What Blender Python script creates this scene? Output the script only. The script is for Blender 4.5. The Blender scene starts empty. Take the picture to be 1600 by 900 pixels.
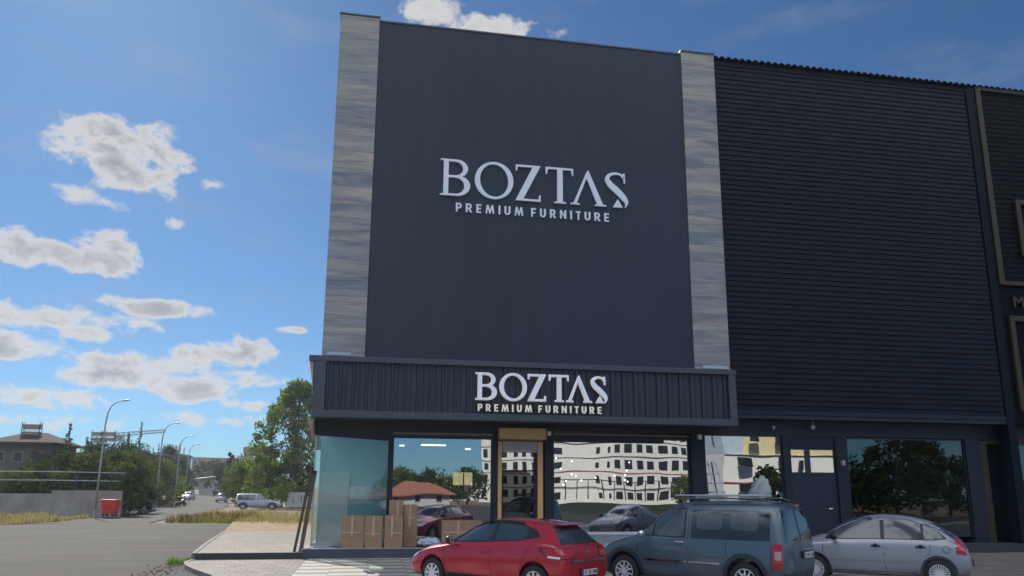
import bpy, bmesh, math, random
import numpy as np
from mathutils import Vector, Matrix
from mathutils.bvhtree import BVHTree
random.seed(7); rng = np.random.default_rng(7)
R_ = math.radians; PI = math.pi
S = bpy.context.scene; COL = S.collection

# ------------------------------------------------------------------ camera
CAMR = ((0.9841824346679745, -0.0412340288236077, -0.1722924553136096),
        (-0.1770794175186682, -0.20001731788302113, -0.9636575908683186),
        (0.005274010074644144, 0.9789243215968517, -0.20415522869590233))
EYE = 1.9; FPX = 1200.0; CX = 800.0; CY = 522.0
cd = bpy.data.cameras.new('camera'); cam = bpy.data.objects.new('camera', cd); COL.objects.link(cam)
cam.matrix_world = Matrix.Translation((0, 0, EYE)) @ Matrix(CAMR).to_4x4()
cd.sensor_fit = 'HORIZONTAL'; cd.sensor_width = 36; cd.lens = 36 * FPX / 1600; cd.shift_y = (CY - 450) / 1600
cd.clip_end = 6000; cd.clip_start = .05
S.camera = cam

# ------------------------------------------------------------------ light
SUN_AZ = -21.9; SUN_EL = 37.0          # degrees; azimuth clockwise from +Y
S.view_settings.view_transform = 'Standard'; S.view_settings.look = 'None'
S.view_settings.exposure = EXPO = 0.55; S.view_settings.gamma = 1; S.view_settings.use_curve_mapping = False
sl = bpy.data.lights.new('sun', 'SUN'); sl.energy = 3.6; sl.angle = R_(.6); sl.color = (1, .93, .82)
so = bpy.data.objects.new('sun', sl); COL.objects.link(so)
sd = Vector((math.sin(R_(SUN_AZ)) * math.cos(R_(SUN_EL)), math.cos(R_(SUN_AZ)) * math.cos(R_(SUN_EL)), math.sin(R_(SUN_EL))))
so.rotation_euler = sd.to_track_quat('Z', 'Y').to_euler()

def ray(px, py):
    v = Matrix(CAMR) @ Vector((px - CX, -(py - CY), -FPX)); return v
def at(px, py, Y):                       # where the line of sight through a photo point meets the upright plane at distance Y
    d = ray(px, py); t = Y / d.y; return Vector((d.x * t, Y, EYE + d.z * t))
def elev(y): return 0.0 if y < 130 else min((y - 130) * .012, 14)
def gp(px, py):                          # the same for the ground
    d = ray(px, py)
    Y = 5.0
    while Y < 1500:
        if EYE + d.z * Y / d.y < elev(Y): break
        Y *= 1.003
    return Vector((d.x * Y / d.y, Y, elev(Y)))

# ------------------------------------------------------------------ node helpers
class NT:
    def __init__(s, nt): s.nt = nt; s.N = nt.nodes; s.L = nt.links
    def n(s, t, **k):
        x = s.N.new(t)
        for a, b in k.items(): setattr(x, a, b)
        return x
    def m(s, op, a, b=None, c=None, clamp=False):
        x = s.N.new('ShaderNodeMath'); x.operation = op; x.use_clamp = clamp
        for i, v in enumerate((a, b, c)):
            if v is None: continue
            if isinstance(v, (int, float)): x.inputs[i].default_value = v
            else: s.L.new(v, x.inputs[i])
        return x.outputs[0]
    def mix(s, f, a, b, mode='MIX'):
        x = s.N.new('ShaderNodeMix'); x.data_type = 'RGBA'; x.blend_type = mode
        for i, v in ((0, f), (6, a), (7, b)):
            if isinstance(v, (int, float)): x.inputs[i].default_value = v
            elif isinstance(v, (tuple, list)): x.inputs[i].default_value = tuple(v) + ((1,) if len(v) == 3 else ())
            else: s.L.new(v, x.inputs[i])
        return x.outputs[2]
    def noise(s, vec, scale, detail=4, rough=.55, dist=0):
        x = s.N.new('ShaderNodeTexNoise'); x.inputs['Scale'].default_value = scale; x.inputs['Detail'].default_value = detail
        x.inputs['Roughness'].default_value = rough; x.inputs['Distortion'].default_value = dist
        if vec is not None: s.L.new(vec, x.inputs['Vector'])
        return x.outputs[0]
    def ramp(s, f, stops):
        x = s.N.new('ShaderNodeValToRGB'); e = x.color_ramp.elements
        while len(e) < len(stops): e.new(.5)
        for q, (p, c) in zip(e, stops): q.position = p; q.color = tuple(c) + (1,) if len(c) == 3 else c
        s.L.new(f, x.inputs[0]); return x.outputs[0]
    def sm(s, v, a, b):
        x = s.N.new('ShaderNodeMapRange'); x.interpolation_type = 'SMOOTHSTEP'
        x.inputs[1].default_value = a; x.inputs[2].default_value = b; s.L.new(v, x.inputs[0]); return x.outputs[0]
    def scale(s, vec, sc):
        x = s.N.new('ShaderNodeMapping'); x.inputs['Scale'].default_value = sc; s.L.new(vec, x.inputs[0]); return x.outputs[0]

# ------------------------------------------------------------------ sky: Nishita and small cumulus laid out by direction
W = bpy.data.worlds.new('World'); S.world = W; W.use_nodes = True
w = NT(W.node_tree); w.N.clear()
sky = w.n('ShaderNodeTexSky'); sky.sky_type = 'NISHITA'; sky.sun_disc = False
sky.sun_elevation = R_(SUN_EL); sky.sun_rotation = R_(SUN_AZ); sky.air_density = .9; sky.dust_density = .25; sky.ozone_density = 2.5; sky.altitude = 300
tc = w.n('ShaderNodeTexCoord'); sp = w.n('ShaderNodeSeparateXYZ'); w.L.new(tc.outputs['Generated'], sp.inputs[0])
azm = w.m('ARCTAN2', sp.outputs[0], sp.outputs[1]); elv = w.m('ARCSINE', sp.outputs[2])
cmb = w.n('ShaderNodeCombineXYZ'); w.L.new(azm, cmb.inputs[0]); w.L.new(w.m('MULTIPLY', elv, 1.5), cmb.inputs[1])
def fbm(vec, sc): return w.noise(vec, sc, 9, .62, .3)
BL = [(185, 232, 115, 46, 1), (200, 262, 80, 45, 1), (150, 210, 50, 28, .9), (250, 240, 60, 20, .9), (325, 290, 30, 13, .8), (280, 350, 20, 12, .5), (120, 400, 110, 26, 1), (175, 380, 50, 22, .8),
      (30, 385, 70, 28, .9), (140, 310, 45, 16, .5), (245, 482, 78, 17, 1), (372, 548, 68, 30, 1.1), (300, 555, 45, 20, .8), (120, 505, 110, 26, .9), (30, 540, 80, 24, .9),
      (190, 590, 110, 22, 1), (290, 605, 90, 24, 1), (370, 592, 80, 18, .8), (385, 632, 50, 12, .7), (60, 620, 100, 20, .7), (230, 570, 120, 20, .7),
      (675, 20, 62, 28, 1.2), (760, 42, 85, 22, 1.1), (870, 52, 26, 8, .5), (460, 516, 26, 6, .5), (330, 655, 150, 10, .4), (100, 660, 120, 12, .45)]
def azel(px, py):
    v = ray(px, py).normalized(); return math.atan2(v.x, v.y), math.asin(v.z)
def density(az, el):
    acc = None
    for px, py, rx, ry, s_ in BL:
        a, e = azel(px, py)
        u = w.m('MULTIPLY', w.m('SUBTRACT', az, a), 1226 / rx / .90); v = w.m('MULTIPLY', w.m('SUBTRACT', el, e), 1226 / ry / .90)
        d = w.m('MULTIPLY', w.m('SUBTRACT', 1.0, w.m('ADD', w.m('MULTIPLY', u, u), w.m('MULTIPLY', v, v))), s_)
        acc = d if acc is None else w.m('MAXIMUM', acc, d)
    return w.m('MAXIMUM', acc, -1.2)
big = w.noise(cmb.outputs[0], 9.0, 2, .5)
nz = fbm(cmb.outputs[0], 20)
dn = density(azm, elv)
dd = w.m('ADD', w.m('MULTIPLY', dn, .55), w.m('MULTIPLY', w.m('SUBTRACT', nz, .5), 2.6))
mask = w.sm(dd, -.08, .42)
# offset noise paints lit edges and grey cores into the cloud colour
sh = w.n('ShaderNodeMapping'); sh.inputs['Location'].default_value = (-.010, .022, 0); w.L.new(cmb.outputs[0], sh.inputs[0])
nz2 = fbm(sh.outputs[0], 20)
lit = w.m('ADD', .5, w.m('MULTIPLY', w.m('SUBTRACT', nz, nz2), 4.0), clamp=True)
core = w.m('MULTIPLY', w.sm(dd, .22, .95), w.m('SUBTRACT', 1.0, w.m('MULTIPLY', w.sm(elv, .50, .60), .8)))
cc = w.mix(core, (6.6, 6.5, 6.4), (1.6, 1.9, 2.4))
cc = w.mix(w.m('MULTIPLY', lit, .38), cc, (6.0, 5.9, 5.7))
veil = w.m('MULTIPLY', w.sm(w.noise(w.scale(cmb.outputs[0], (1, 2.2, 1)), 5, 6, .6), .45, .8), .3)
base = w.mix(1.0, sky.outputs[0], (.34, .60, .80), 'MULTIPLY')
base = w.mix(veil, base, (3.4, 3.7, 4.2))
hi = w.m('MULTIPLY', w.sm(elv, .30, .62), w.sm(sp.outputs[1], .15, -.25))       # zone of unseen bright cloud added behind the camera as fill light
fill_cloud = w.m('MULTIPLY', hi, w.sm(w.noise(tc.outputs['Generated'], 3.2, 7, .6), .38, .55))
colr = w.mix(w.m('MULTIPLY', mask, .93), base, cc); colr = w.mix(fill_cloud, colr, (17.5, 18.3, 19.8))
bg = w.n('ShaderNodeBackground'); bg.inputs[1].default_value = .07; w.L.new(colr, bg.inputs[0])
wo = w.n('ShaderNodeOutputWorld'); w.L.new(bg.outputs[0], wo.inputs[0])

# ------------------------------------------------------------------ materials
MC = {}
def mat(name, col=(.5, .5, .5), rough=.6, metal=0.0, coat=0.0, var=.12, vs=3.0, bump=0.0, bs=30.0, spec=.5, emit=None, es=0):
    if name in MC: return MC[name]
    M = bpy.data.materials.new(name); M.use_nodes = True; t = NT(M.node_tree); b = t.N['Principled BSDF']
    b.inputs['Roughness'].default_value = rough; b.inputs['Metallic'].default_value = metal; b.inputs['Coat Weight'].default_value = coat
    b.inputs['Coat Roughness'].default_value = .04; b.inputs['Specular IOR Level'].default_value = spec
    tcn = t.n('ShaderNodeTexCoord').outputs['Object']
    nn = t.noise(tcn, vs, 5, .6)
    c1 = tuple(c * (1 - var) for c in col); c2 = tuple(min(1, c * (1 + var)) for c in col)
    t.L.new(t.ramp(nn, [(.3, c1), (.7, c2)]), b.inputs['Base Color'])
    t.L.new(t.m('ADD', rough - .06, t.m('MULTIPLY', nn, .12)), b.inputs['Roughness'])
    if bump:
        bp = t.n('ShaderNodeBump'); bp.inputs['Strength'].default_value = bump; bp.inputs['Distance'].default_value = .02
        t.L.new(t.noise(tcn, bs, 4, .6), bp.inputs['Height']); t.L.new(bp.outputs[0], b.inputs['Normal'])
    if emit: b.inputs['Emission Color'].default_value = emit + (1,); b.inputs['Emission Strength'].default_value = es
    MC[name] = M; return M
def custom(name):
    M = bpy.data.materials.new(name); M.use_nodes = True; MC[name] = M
    t = NT(M.node_tree); b = t.N['Principled BSDF']; return M, t, b

# dark facade panels: broad vertical sheets with faint joints
M, t, b = custom('facade_dark'); o = t.n('ShaderNodeTexCoord').outputs['Object']; s_ = t.n('ShaderNodeSeparateXYZ'); t.L.new(o, s_.inputs[0])
br = t.n('ShaderNodeTexBrick'); br.offset = 0; br.inputs['Scale'].default_value = 1; br.inputs['Brick Width'].default_value = 2.95; br.inputs['Row Height'].default_value = 30
br.inputs['Mortar Size'].default_value = .012; br.inputs['Color1'].default_value = (.039, .052, .074, 1); br.inputs['Color2'].default_value = (.034, .046, .066, 1); br.inputs['Mortar'].default_value = (.030, .040, .057, 1)
cb = t.n('ShaderNodeCombineXYZ'); t.L.new(s_.outputs[0], cb.inputs[0]); t.L.new(s_.outputs[2], cb.inputs[1]); t.L.new(cb.outputs[0], br.inputs['Vector'])
t.L.new(t.mix(t.noise(t.scale(o, (1, 1, .25)), 1.2, 6, .6), t.mix(1, br.outputs[0], (.78, .78, .8), 'MULTIPLY'), t.mix(1, br.outputs[0], (1.25, 1.25, 1.22), 'MULTIPLY')), b.inputs['Base Color'])
b.inputs['Roughness'].default_value = .5; b.inputs['Specular IOR Level'].default_value = .2
bp = t.n('ShaderNodeBump'); bp.inputs['Strength'].default_value = .12; bp.inputs['Distance'].default_value = .03; t.L.new(t.noise(o, .8, 3, .5), bp.inputs['Height']); t.L.new(bp.outputs[0], b.inputs['Normal'])
# timber cladding of the pilasters: horizontal grain, boards of differing tone
M, t, b = custom('timber_cladding'); o = t.n('ShaderNodeTexCoord').outputs['Object']; s_ = t.n('ShaderNodeSeparateXYZ'); t.L.new(o, s_.inputs[0])
row = t.m('FLOOR', t.m('DIVIDE', s_.outputs[2], .62)); wn = t.n('ShaderNodeTexWhiteNoise', noise_dimensions='1D'); t.L.new(row, wn.inputs['W'])
cb = t.n('ShaderNodeCombineXYZ'); t.L.new(t.m('ADD', s_.outputs[0], t.m('MULTIPLY', wn.outputs[0], 40)), cb.inputs[0]); t.L.new(s_.outputs[1], cb.inputs[1]); t.L.new(s_.outputs[2], cb.inputs[2])
g1 = t.noise(t.scale(cb.outputs[0], (.25, 1, 2.0)), 1.3, 8, .62, .9); g2 = t.noise(t.scale(cb.outputs[0], (.9, 1, 30)), 1.2, 6, .7, .4)
gr = t.ramp(t.m('ADD', t.m('MULTIPLY', g1, .65), t.m('MULTIPLY', g2, .35)), [(.36, (.17, .19, .23)), (.46, (.29, .30, .31)), (.56, (.46, .43, .38)), (.70, (.58, .54, .47))])
gr = t.mix(wn.outputs[0], t.mix(1, gr, (1.02, .98, .92), 'MULTIPLY'), t.mix(1, gr, (.70, .77, .88), 'MULTIPLY'))
jl = t.sm(t.m('ABSOLUTE', t.m('SUBTRACT', t.m('FRACT', t.m('DIVIDE', s_.outputs[2], .62)), .5)), .485, .497)
t.L.new(t.mix(t.m('MULTIPLY', jl, .6), gr, (.05, .055, .07)), b.inputs['Base Color']); b.inputs['Roughness'].default_value = .6
# tinted mirror-like shop glass, slightly wavy; and clear greenish glass
def glassmat(name, refl, tint, wav, ws, gcol=(.9, .95, .98)):
    M = bpy.data.materials.new(name); M.use_nodes = True; t = NT(M.node_tree); t.N.clear(); MC[name] = M
    o = t.n('ShaderNodeTexCoord').outputs['Object']
    g = t.n('ShaderNodeBsdfGlossy'); g.inputs['Roughness'].default_value = .0; g.inputs[0].default_value = gcol + (1,)
    tr = t.n('ShaderNodeBsdfTransparent'); tr.inputs[0].default_value = tint + (1,)
    bp = t.n('ShaderNodeBump'); bp.inputs['Strength'].default_value = 1; bp.inputs['Distance'].default_value = wav
    t.L.new(t.noise(o, ws, 1, .4), bp.inputs['Height']); t.L.new(bp.outputs[0], g.inputs['Normal'])
    fr = t.n('ShaderNodeFresnel'); fr.inputs[0].default_value = 1.5
    f = t.m('ADD', refl, t.m('MULTIPLY', fr.outputs[0], 1 - refl), clamp=True)
    mx = t.n('ShaderNodeMixShader'); t.L.new(f, mx.inputs[0]); t.L.new(tr.outputs[0], mx.inputs[1]); t.L.new(g.outputs[0], mx.inputs[2])
    ou = t.n('ShaderNodeOutputMaterial'); t.L.new(mx.outputs[0], ou.inputs[0]); return M
glassmat('shop_glass', .50, (.80, .83, .86), .0045, .6, (.86, .88, .90))
glassmat('door_glass', .03, (.10, .13, .20), .004, .6)
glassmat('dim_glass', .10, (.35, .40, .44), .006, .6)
glassmat('teal_glass', .09, (.80, .93, .90), .01, .5)
glassmat('car_glass', .07, (.17, .20, .22), .0, .5)
glassmat('light_glass', .10, (.6, .65, .66), .0, .5)
# pavers
def paver(name, bw, rh, c1, c2, mor, off=.5, ms=.012):
    M, t, b = custom(name); o = t.n('ShaderNodeTexCoord').outputs['Object']
    br = t.n('ShaderNodeTexBrick'); br.offset = off; br.inputs['Scale'].default_value = 1; br.inputs['Brick Width'].default_value = bw; br.inputs['Row Height'].default_value = rh
    br.inputs['Mortar Size'].default_value = ms; br.inputs['Color1'].default_value = c1 + (1,); br.inputs['Color2'].default_value = c2 + (1,); br.inputs['Mortar'].default_value = mor + (1,)
    t.L.new(t.scale(o, (1, 1, 1)), br.inputs['Vector'])
    n = t.noise(o, 1.3, 8, .65); n2 = t.noise(o, 25, 4, .6)
    c = t.mix(t.m('MULTIPLY', t.sm(n, .5, .72), .45), br.outputs[0], (.12, .11, .095)); c = t.mix(t.m('MULTIPLY', n2, .35), c, t.mix(1, c, (.6, .6, .6), 'MULTIPLY'))
    t.L.new(c, b.inputs['Base Color']); b.inputs['Roughness'].default_value = .8
    bp = t.n('ShaderNodeBump'); bp.inputs['Strength'].default_value = .5; bp.inputs['Distance'].default_value = .01; t.L.new(t.m('SUBTRACT', n2, br.outputs[1]), bp.inputs['Height']); t.L.new(bp.outputs[0], b.inputs['Normal'])
paver('pavers_grey', .40, .40, (.25, .225, .19), (.17, .155, .135), (.05, .045, .04))
# striped slabs: bands of pale and dark parallel to the shop front
M, t, b = custom('striped_slabs'); o = t.n('ShaderNodeTexCoord').outputs['Object']; s_ = t.n('ShaderNodeSeparateXYZ'); t.L.new(o, s_.inputs[0])
colm = t.m('FLOOR', t.m('DIVIDE', s_.outputs[0], .95)); ph = t.m('MULTIPLY', t.m('MODULO', colm, 2), .18)
st = t.m('FRACT', t.m('ADD', t.m('DIVIDE', s_.outputs[1], .95), ph)); stp = t.sm(t.m('ABSOLUTE', t.m('SUBTRACT', st, .5)), .20, .27)
jx = t.sm(t.m('ABSOLUTE', t.m('SUBTRACT', t.m('FRACT', t.m('DIVIDE', s_.outputs[0], .95)), .5)), .485, .498)
c = t.mix(stp, (.46, .42, .36), (.20, .20, .20)); c = t.mix(t.m('MULTIPLY', jx, .7), c, (.1, .1, .1)); c = t.mix(t.m('MULTIPLY', t.noise(o, 2, 8, .7), .5), c, t.mix(1, c, (.6, .6, .6), 'MULTIPLY'))
t.L.new(c, b.inputs['Base Color']); b.inputs['Roughness'].default_value = .75
# asphalt
M, t, b = custom('asphalt'); o = t.n('ShaderNodeTexCoord').outputs['Object']
a1 = t.noise(t.scale(o, (.35, 1.0, 1)), .35, 8, .65, .6); a2 = t.noise(o, 60, 3, .7); a3 = t.noise(t.scale(o, (.12, 1.4, 1)), .5, 6, .6, 1.0)
c = t.ramp(t.m('ADD', t.m('MULTIPLY', a1, .6), t.m('MULTIPLY', a3, .4)), [(.34, (.024, .024, .024)), (.5, (.044, .043, .041)), (.66, (.084, .081, .077))])
vo = t.n('ShaderNodeTexVoronoi', feature='DISTANCE_TO_EDGE'); vo.inputs['Scale'].default_value = .3
wv = t.n('ShaderNodeVectorMath', operation='ADD'); t.L.new(o, wv.inputs[0]); nn3 = t.n('ShaderNodeTexNoise'); nn3.inputs['Scale'].default_value = .5; t.L.new(o, nn3.inputs['Vector']); vs3 = t.n('ShaderNodeVectorMath', operation='SCALE'); vs3.inputs['Scale'].default_value = 3; t.L.new(nn3.outputs['Color'], vs3.inputs[0]); t.L.new(vs3.outputs[0], wv.inputs[1]); t.L.new(wv.outputs[0], vo.inputs['Vector'])
c = t.mix(t.m('MULTIPLY', a2, .5), c, t.mix(1, c, (.55, .55, .55), 'MULTIPLY'))
c = t.mix(t.m('MULTIPLY', t.sm(vo.outputs[0], .03, .0), t.sm(a1, .42, .6)), c, (.02, .02, .02))
c = t.mix(t.m('MULTIPLY', t.sm(t.noise(t.scale(o, (.5, .5, .5)), .35, 2, .4), .60, .63), .5), c, (.035, .035, .036))
c = t.mix(t.m('MULTIPLY', t.sm(t.noise(o, 3.5, 5, .7), .62, .75), .35), c, (.16, .15, .13)); t.L.new(c, b.inputs['Base Color'])
b.inputs['Roughness'].default_value = .85; b.inputs['Specular IOR Level'].default_value = .25
bp = t.n('ShaderNodeBump'); bp.inputs['Strength'].default_value = .6; bp.inputs['Distance'].default_value = .015; t.L.new(a2, bp.inputs['Height']); t.L.new(bp.outputs[0], b.inputs['Normal'])
# dry ground
M, t, b = custom('dry_ground'); o = t.n('ShaderNodeTexCoord').outputs['Object']
c = t.ramp(t.noise(o, .25, 9, .7), [(.3, (.15, .11, .075)), (.5, (.24, .18, .12)), (.62, (.20, .17, .10)), (.75, (.11, .13, .06))])
t.L.new(t.mix(t.m('MULTIPLY', t.noise(o, 9, 4, .6), .5), c, t.mix(1, c, (.5, .5, .5), 'MULTIPLY')), b.inputs['Base Color']); b.inputs['Roughness'].default_value = .95
def leafmat(name, c1, c2, tr=.35):
    M = bpy.data.materials.new(name); M.use_nodes = True; t = NT(M.node_tree); t.N.clear(); MC[name] = M
    at_ = t.n('ShaderNodeAttribute'); at_.attribute_name = 'tone'
    c = t.mix(at_.outputs['Fac'], c1, c2)
    d = t.n('ShaderNodeBsdfDiffuse'); t.L.new(c, d.inputs[0]); tl = t.n('ShaderNodeBsdfTranslucent'); t.L.new(t.mix(1, c, (1.25, 1.5, .6), 'MULTIPLY'), tl.inputs[0])
    mx = t.n('ShaderNodeMixShader'); mx.inputs[0].default_value = tr; t.L.new(d.outputs[0], mx.inputs[1]); t.L.new(tl.outputs[0], mx.inputs[2])
    ou = t.n('ShaderNodeOutputMaterial'); t.L.new(mx.outputs[0], ou.inputs[0]); return M
leafmat('leaf_green', (.07, .105, .035), (.19, .235, .08), .5); leafmat('leaf_dark', (.022, .038, .016), (.06, .08, .03), .3)
leafmat('leaf_olive', (.05, .065, .03), (.13, .14, .06), .4); leafmat('straw', (.24, .17, .10), (.50, .40, .27), .3); leafmat('green_grass', (.07, .13, .02), (.16, .25, .04), .4)
leafmat('brown_weeds', (.10, .06, .04), (.24, .16, .09), .3)
DK = mat('dark_paint', (.022, .030, .044), .5, var=.12, vs=1.5, spec=.25); DK2 = mat('dark_soffit', (.018, .021, .030), .5); FR = mat('anthracite_frame', (.028, .032, .040), .35)
BAND = mat('band_metal', (.032, .042, .060), .38, metal=.0, var=.08); TRIM = mat('band_trim', (.060, .074, .098), .45, var=.08, vs=1)
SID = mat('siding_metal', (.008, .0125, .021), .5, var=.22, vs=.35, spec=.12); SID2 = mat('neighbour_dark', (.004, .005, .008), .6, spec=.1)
GOLD = mat('gold_paint', (.74, .42, .155), .45, metal=.0, var=.08); GOLDD = mat('dim_gold', (.045, .030, .014), .5, var=.1); BRZ = mat('bronze_trim', (.20, .15, .13), .45)
WHT = mat('white_letter', (.87, .91, .98), .5, var=.02); LET2 = mat('pale_acrylic', (.82, .87, .97), .3, var=.02, emit=(.75, .82, 1), es=.10); LEDG = mat('cream_edge', (.9, .85, .68), .4, var=.02, emit=(1, .93, .75), es=.12)
ALU = mat('aluminium', (.55, .56, .58), .35, metal=.8, var=.05); CHR = mat('chrome', (.8, .8, .82), .1, metal=1, var=.02); BLK = mat('black_plastic', (.012, .012, .014), .45); RUB = mat('rubber', (.018, .018, .018), .8)
TEAL = mat('teal_board', (.40, .64, .63), .6, var=.06, vs=1); GRYB = mat('grey_board', (.62, .64, .64), .5, var=.06); PGR = mat('pale_grey_board', (.75, .74, .74), .6)
CARD = mat('cardboard', (.36, .22, .135), .85, var=.14, vs=4, bump=.2); TAPE = mat('packing_tape', (.52, .40, .29), .3, var=.05)
INW = mat('interior_wall', (.30, .29, .28), .8); INF = mat('interior_floor', (.12, .12, .12), .4)
CONC = mat('concrete', (.22, .21, .19), .85, var=.25, vs=1.2, bump=.2, bs=12); KERB = mat('dark_kerb', (.045, .048, .055), .75, var=.25, vs=3); BEIG = mat('beige_stone', (.46, .34, .23), .8, var=.2, vs=5, bump=.2)
WPL = mat('white_plaster', (.80, .79, .76), .8, var=.05, vs=.5); WIN = mat('dark_window', (.02, .025, .03), .08, var=.2); RTILE = mat('red_tiles', (.30, .11, .065), .7, var=.2, vs=4)
WOODD = mat('dark_wood', (.07, .045, .035), .6, var=.3, vs=6); BARK = mat('bark', (.10, .08, .06), .9, var=.3, vs=8, bump=.4); GALV = mat('galvanised', (.42, .43, .44), .45, metal=.5)
BRED = mat('red_bin_plastic', (.75, .045, .02), .5, var=.1); REDL = mat('red_line_paint', (.4, .07, .05), .7)

# ------------------------------------------------------------------ object helpers
def tag(o, label=None, cat=None, group=None, kind=None):
    if label: o['label'] = label
    if cat: o['category'] = cat
    if group: o['group'] = group
    if kind: o['kind'] = kind
    return o
def thing(name, label, cat, loc=(0, 0, 0), rz=0, group=None):
    o = bpy.data.objects.new(name, None); COL.objects.link(o); o.location = loc; o.rotation_euler = (0, 0, rz); o.empty_display_size = .2
    return tag(o, label, cat, group)
class MB:
    def __init__(s): s.v = []; s.f = []; s.mi = []; s.k = 0; s.uvs = None
    def add(s, vs, fs):
        n = len(s.v); s.v += [tuple(p) for p in vs]
        for f in fs: s.f.append(tuple(i + n for i in f)); s.mi.append(s.k)
        return s
    def m(s, k): s.k = k; return s
    def box(s, x0, x1, y0, y1, z0, z1):
        if x0 > x1: x0, x1 = x1, x0
        if y0 > y1: y0, y1 = y1, y0
        if z0 > z1: z0, z1 = z1, z0
        return s.add([(x0, y0, z0), (x1, y0, z0), (x1, y1, z0), (x0, y1, z0), (x0, y0, z1), (x1, y0, z1), (x1, y1, z1), (x0, y1, z1)],
                     [(0, 3, 2, 1), (4, 5, 6, 7), (0, 1, 5, 4), (1, 2, 6, 5), (2, 3, 7, 6), (3, 0, 4, 7)])
    def bar(s, a, b_, w_, h=None, up=(0, 0, 1)):
        a = Vector(a); b_ = Vector(b_); d = (b_ - a).normalized(); u = Vector(up)
        if abs(d.dot(u)) > .98: u = Vector((0, 1, 0))
        x = d.cross(u).normalized(); y = x.cross(d); h = h or w_
        P = [p + x * i * w_ / 2 + y * j * h / 2 for p in (a, b_) for i, j in ((-1, -1), (1, -1), (1, 1), (-1, 1))]
        return s.add(P, [(0, 1, 2, 3), (7, 6, 5, 4), (0, 4, 5, 1), (1, 5, 6, 2), (2, 6, 7, 3), (3, 7, 4, 0)])
    def tube(s, pts, rad, n=8, cap=True):
        pts = [Vector(p) for p in pts]; rs = rad if isinstance(rad, (list, tuple)) else [rad] * len(pts); V_ = []
        pu = None
        for i, p in enumerate(pts):
            d = (pts[min(i + 1, len(pts) - 1)] - pts[max(i - 1, 0)]).normalized()
            u = pu if pu is not None and abs(pu.dot(d)) < .95 else (Vector((0, 0, 1)) if abs(d.z) < .9 else Vector((1, 0, 0)))
            x = d.cross(u).normalized(); y = d.cross(x).normalized(); pu = -y
            x = d.cross(pu).normalized()
            for k in range(n):
                a = 2 * PI * k / n; V_.append(p + (x * math.cos(a) + pu * math.sin(a)) * rs[i])
        F_ = [(i * n + k, i * n + (k + 1) % n, (i + 1) * n + (k + 1) % n, (i + 1) * n + k) for i in range(len(pts) - 1) for k in range(n)]
        if cap: F_ += [tuple(range(n)), tuple(reversed(range((len(pts) - 1) * n, len(pts) * n)))]
        return s.add(V_, F_)
    def lathe(s, prof, n=24, c=(0, 0, 0), ax='y', cap=True):
        V_ = []; 
        for r, h in prof:
            for k in range(n):
                a = 2 * PI * k / n; p = (r * math.cos(a), h, r * math.sin(a)) if ax == 'y' else (r * math.cos(a), r * math.sin(a), h)
                V_.append((p[0] + c[0], p[1] + c[1], p[2] + c[2]))
        F_ = [(i * n + k, i * n + (k + 1) % n, (i + 1) * n + (k + 1) % n, (i + 1) * n + k) for i in range(len(prof) - 1) for k in range(n)]
        if cap and prof[0][0] > 1e-6: F_.append(tuple(range(n)))
        if cap and prof[-1][0] > 1e-6: F_.append(tuple(reversed(range((len(prof) - 1) * n, len(prof) * n))))
        return s.add(V_, F_)
    def prism(s, pts, y0, y1):          # polygon in x,z extruded along y
        n = len(pts); return s.add([(p[0], y0, p[1]) for p in pts] + [(p[0], y1, p[1]) for p in pts],
            [tuple(range(n)), tuple(reversed(range(n, 2 * n)))] + [(i, i + n, (i + 1) % n + n, (i + 1) % n) for i in range(n)])
    def prismz(s, pts, z0, z1):
        n = len(pts); return s.add([(p[0], p[1], z0) for p in pts] + [(p[0], p[1], z1) for p in pts],
            [tuple(reversed(range(n))), tuple(range(n, 2 * n))] + [(i, (i + 1) % n, (i + 1) % n + n, i + n) for i in range(n)])
    def build(s, name, mats, parent=None, smooth=False, bevel=0, label=None, fix=True):
        me = bpy.data.meshes.new(name); me.from_pydata(s.v, [], s.f)
        for m_ in (mats if isinstance(mats, (list, tuple)) else [mats]): me.materials.append(MC[m_] if isinstance(m_, str) else m_)
        if len(me.polygons): me.polygons.foreach_set('material_index', s.mi)
        if fix:
            bm = bmesh.new(); bm.from_mesh(me); bmesh.ops.recalc_face_normals(bm, faces=bm.faces); bm.to_mesh(me); bm.free()
        if smooth: me.polygons.foreach_set('use_smooth', [True] * len(me.polygons))
        me.update(); o = bpy.data.objects.new(name, me); COL.objects.link(o)
        if parent is not None: o.parent = parent
        if bevel:
            bv = o.modifiers.new('bevel', 'BEVEL'); bv.width = bevel; bv.segments = 2; bv.limit_method = 'ANGLE'
        if smooth and bevel == 0: pass
        if label: o['label'] = label
        return o
def copy_tree(o, parent=None):
    c = o.copy(); COL.objects.link(c); c.parent = parent
    for ch in list(o.children): copy_tree(ch, c)
    return c
def struct(o): o['kind'] = 'structure'; return o
def grid_plate(name, outline_fn, m_): pass

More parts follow.
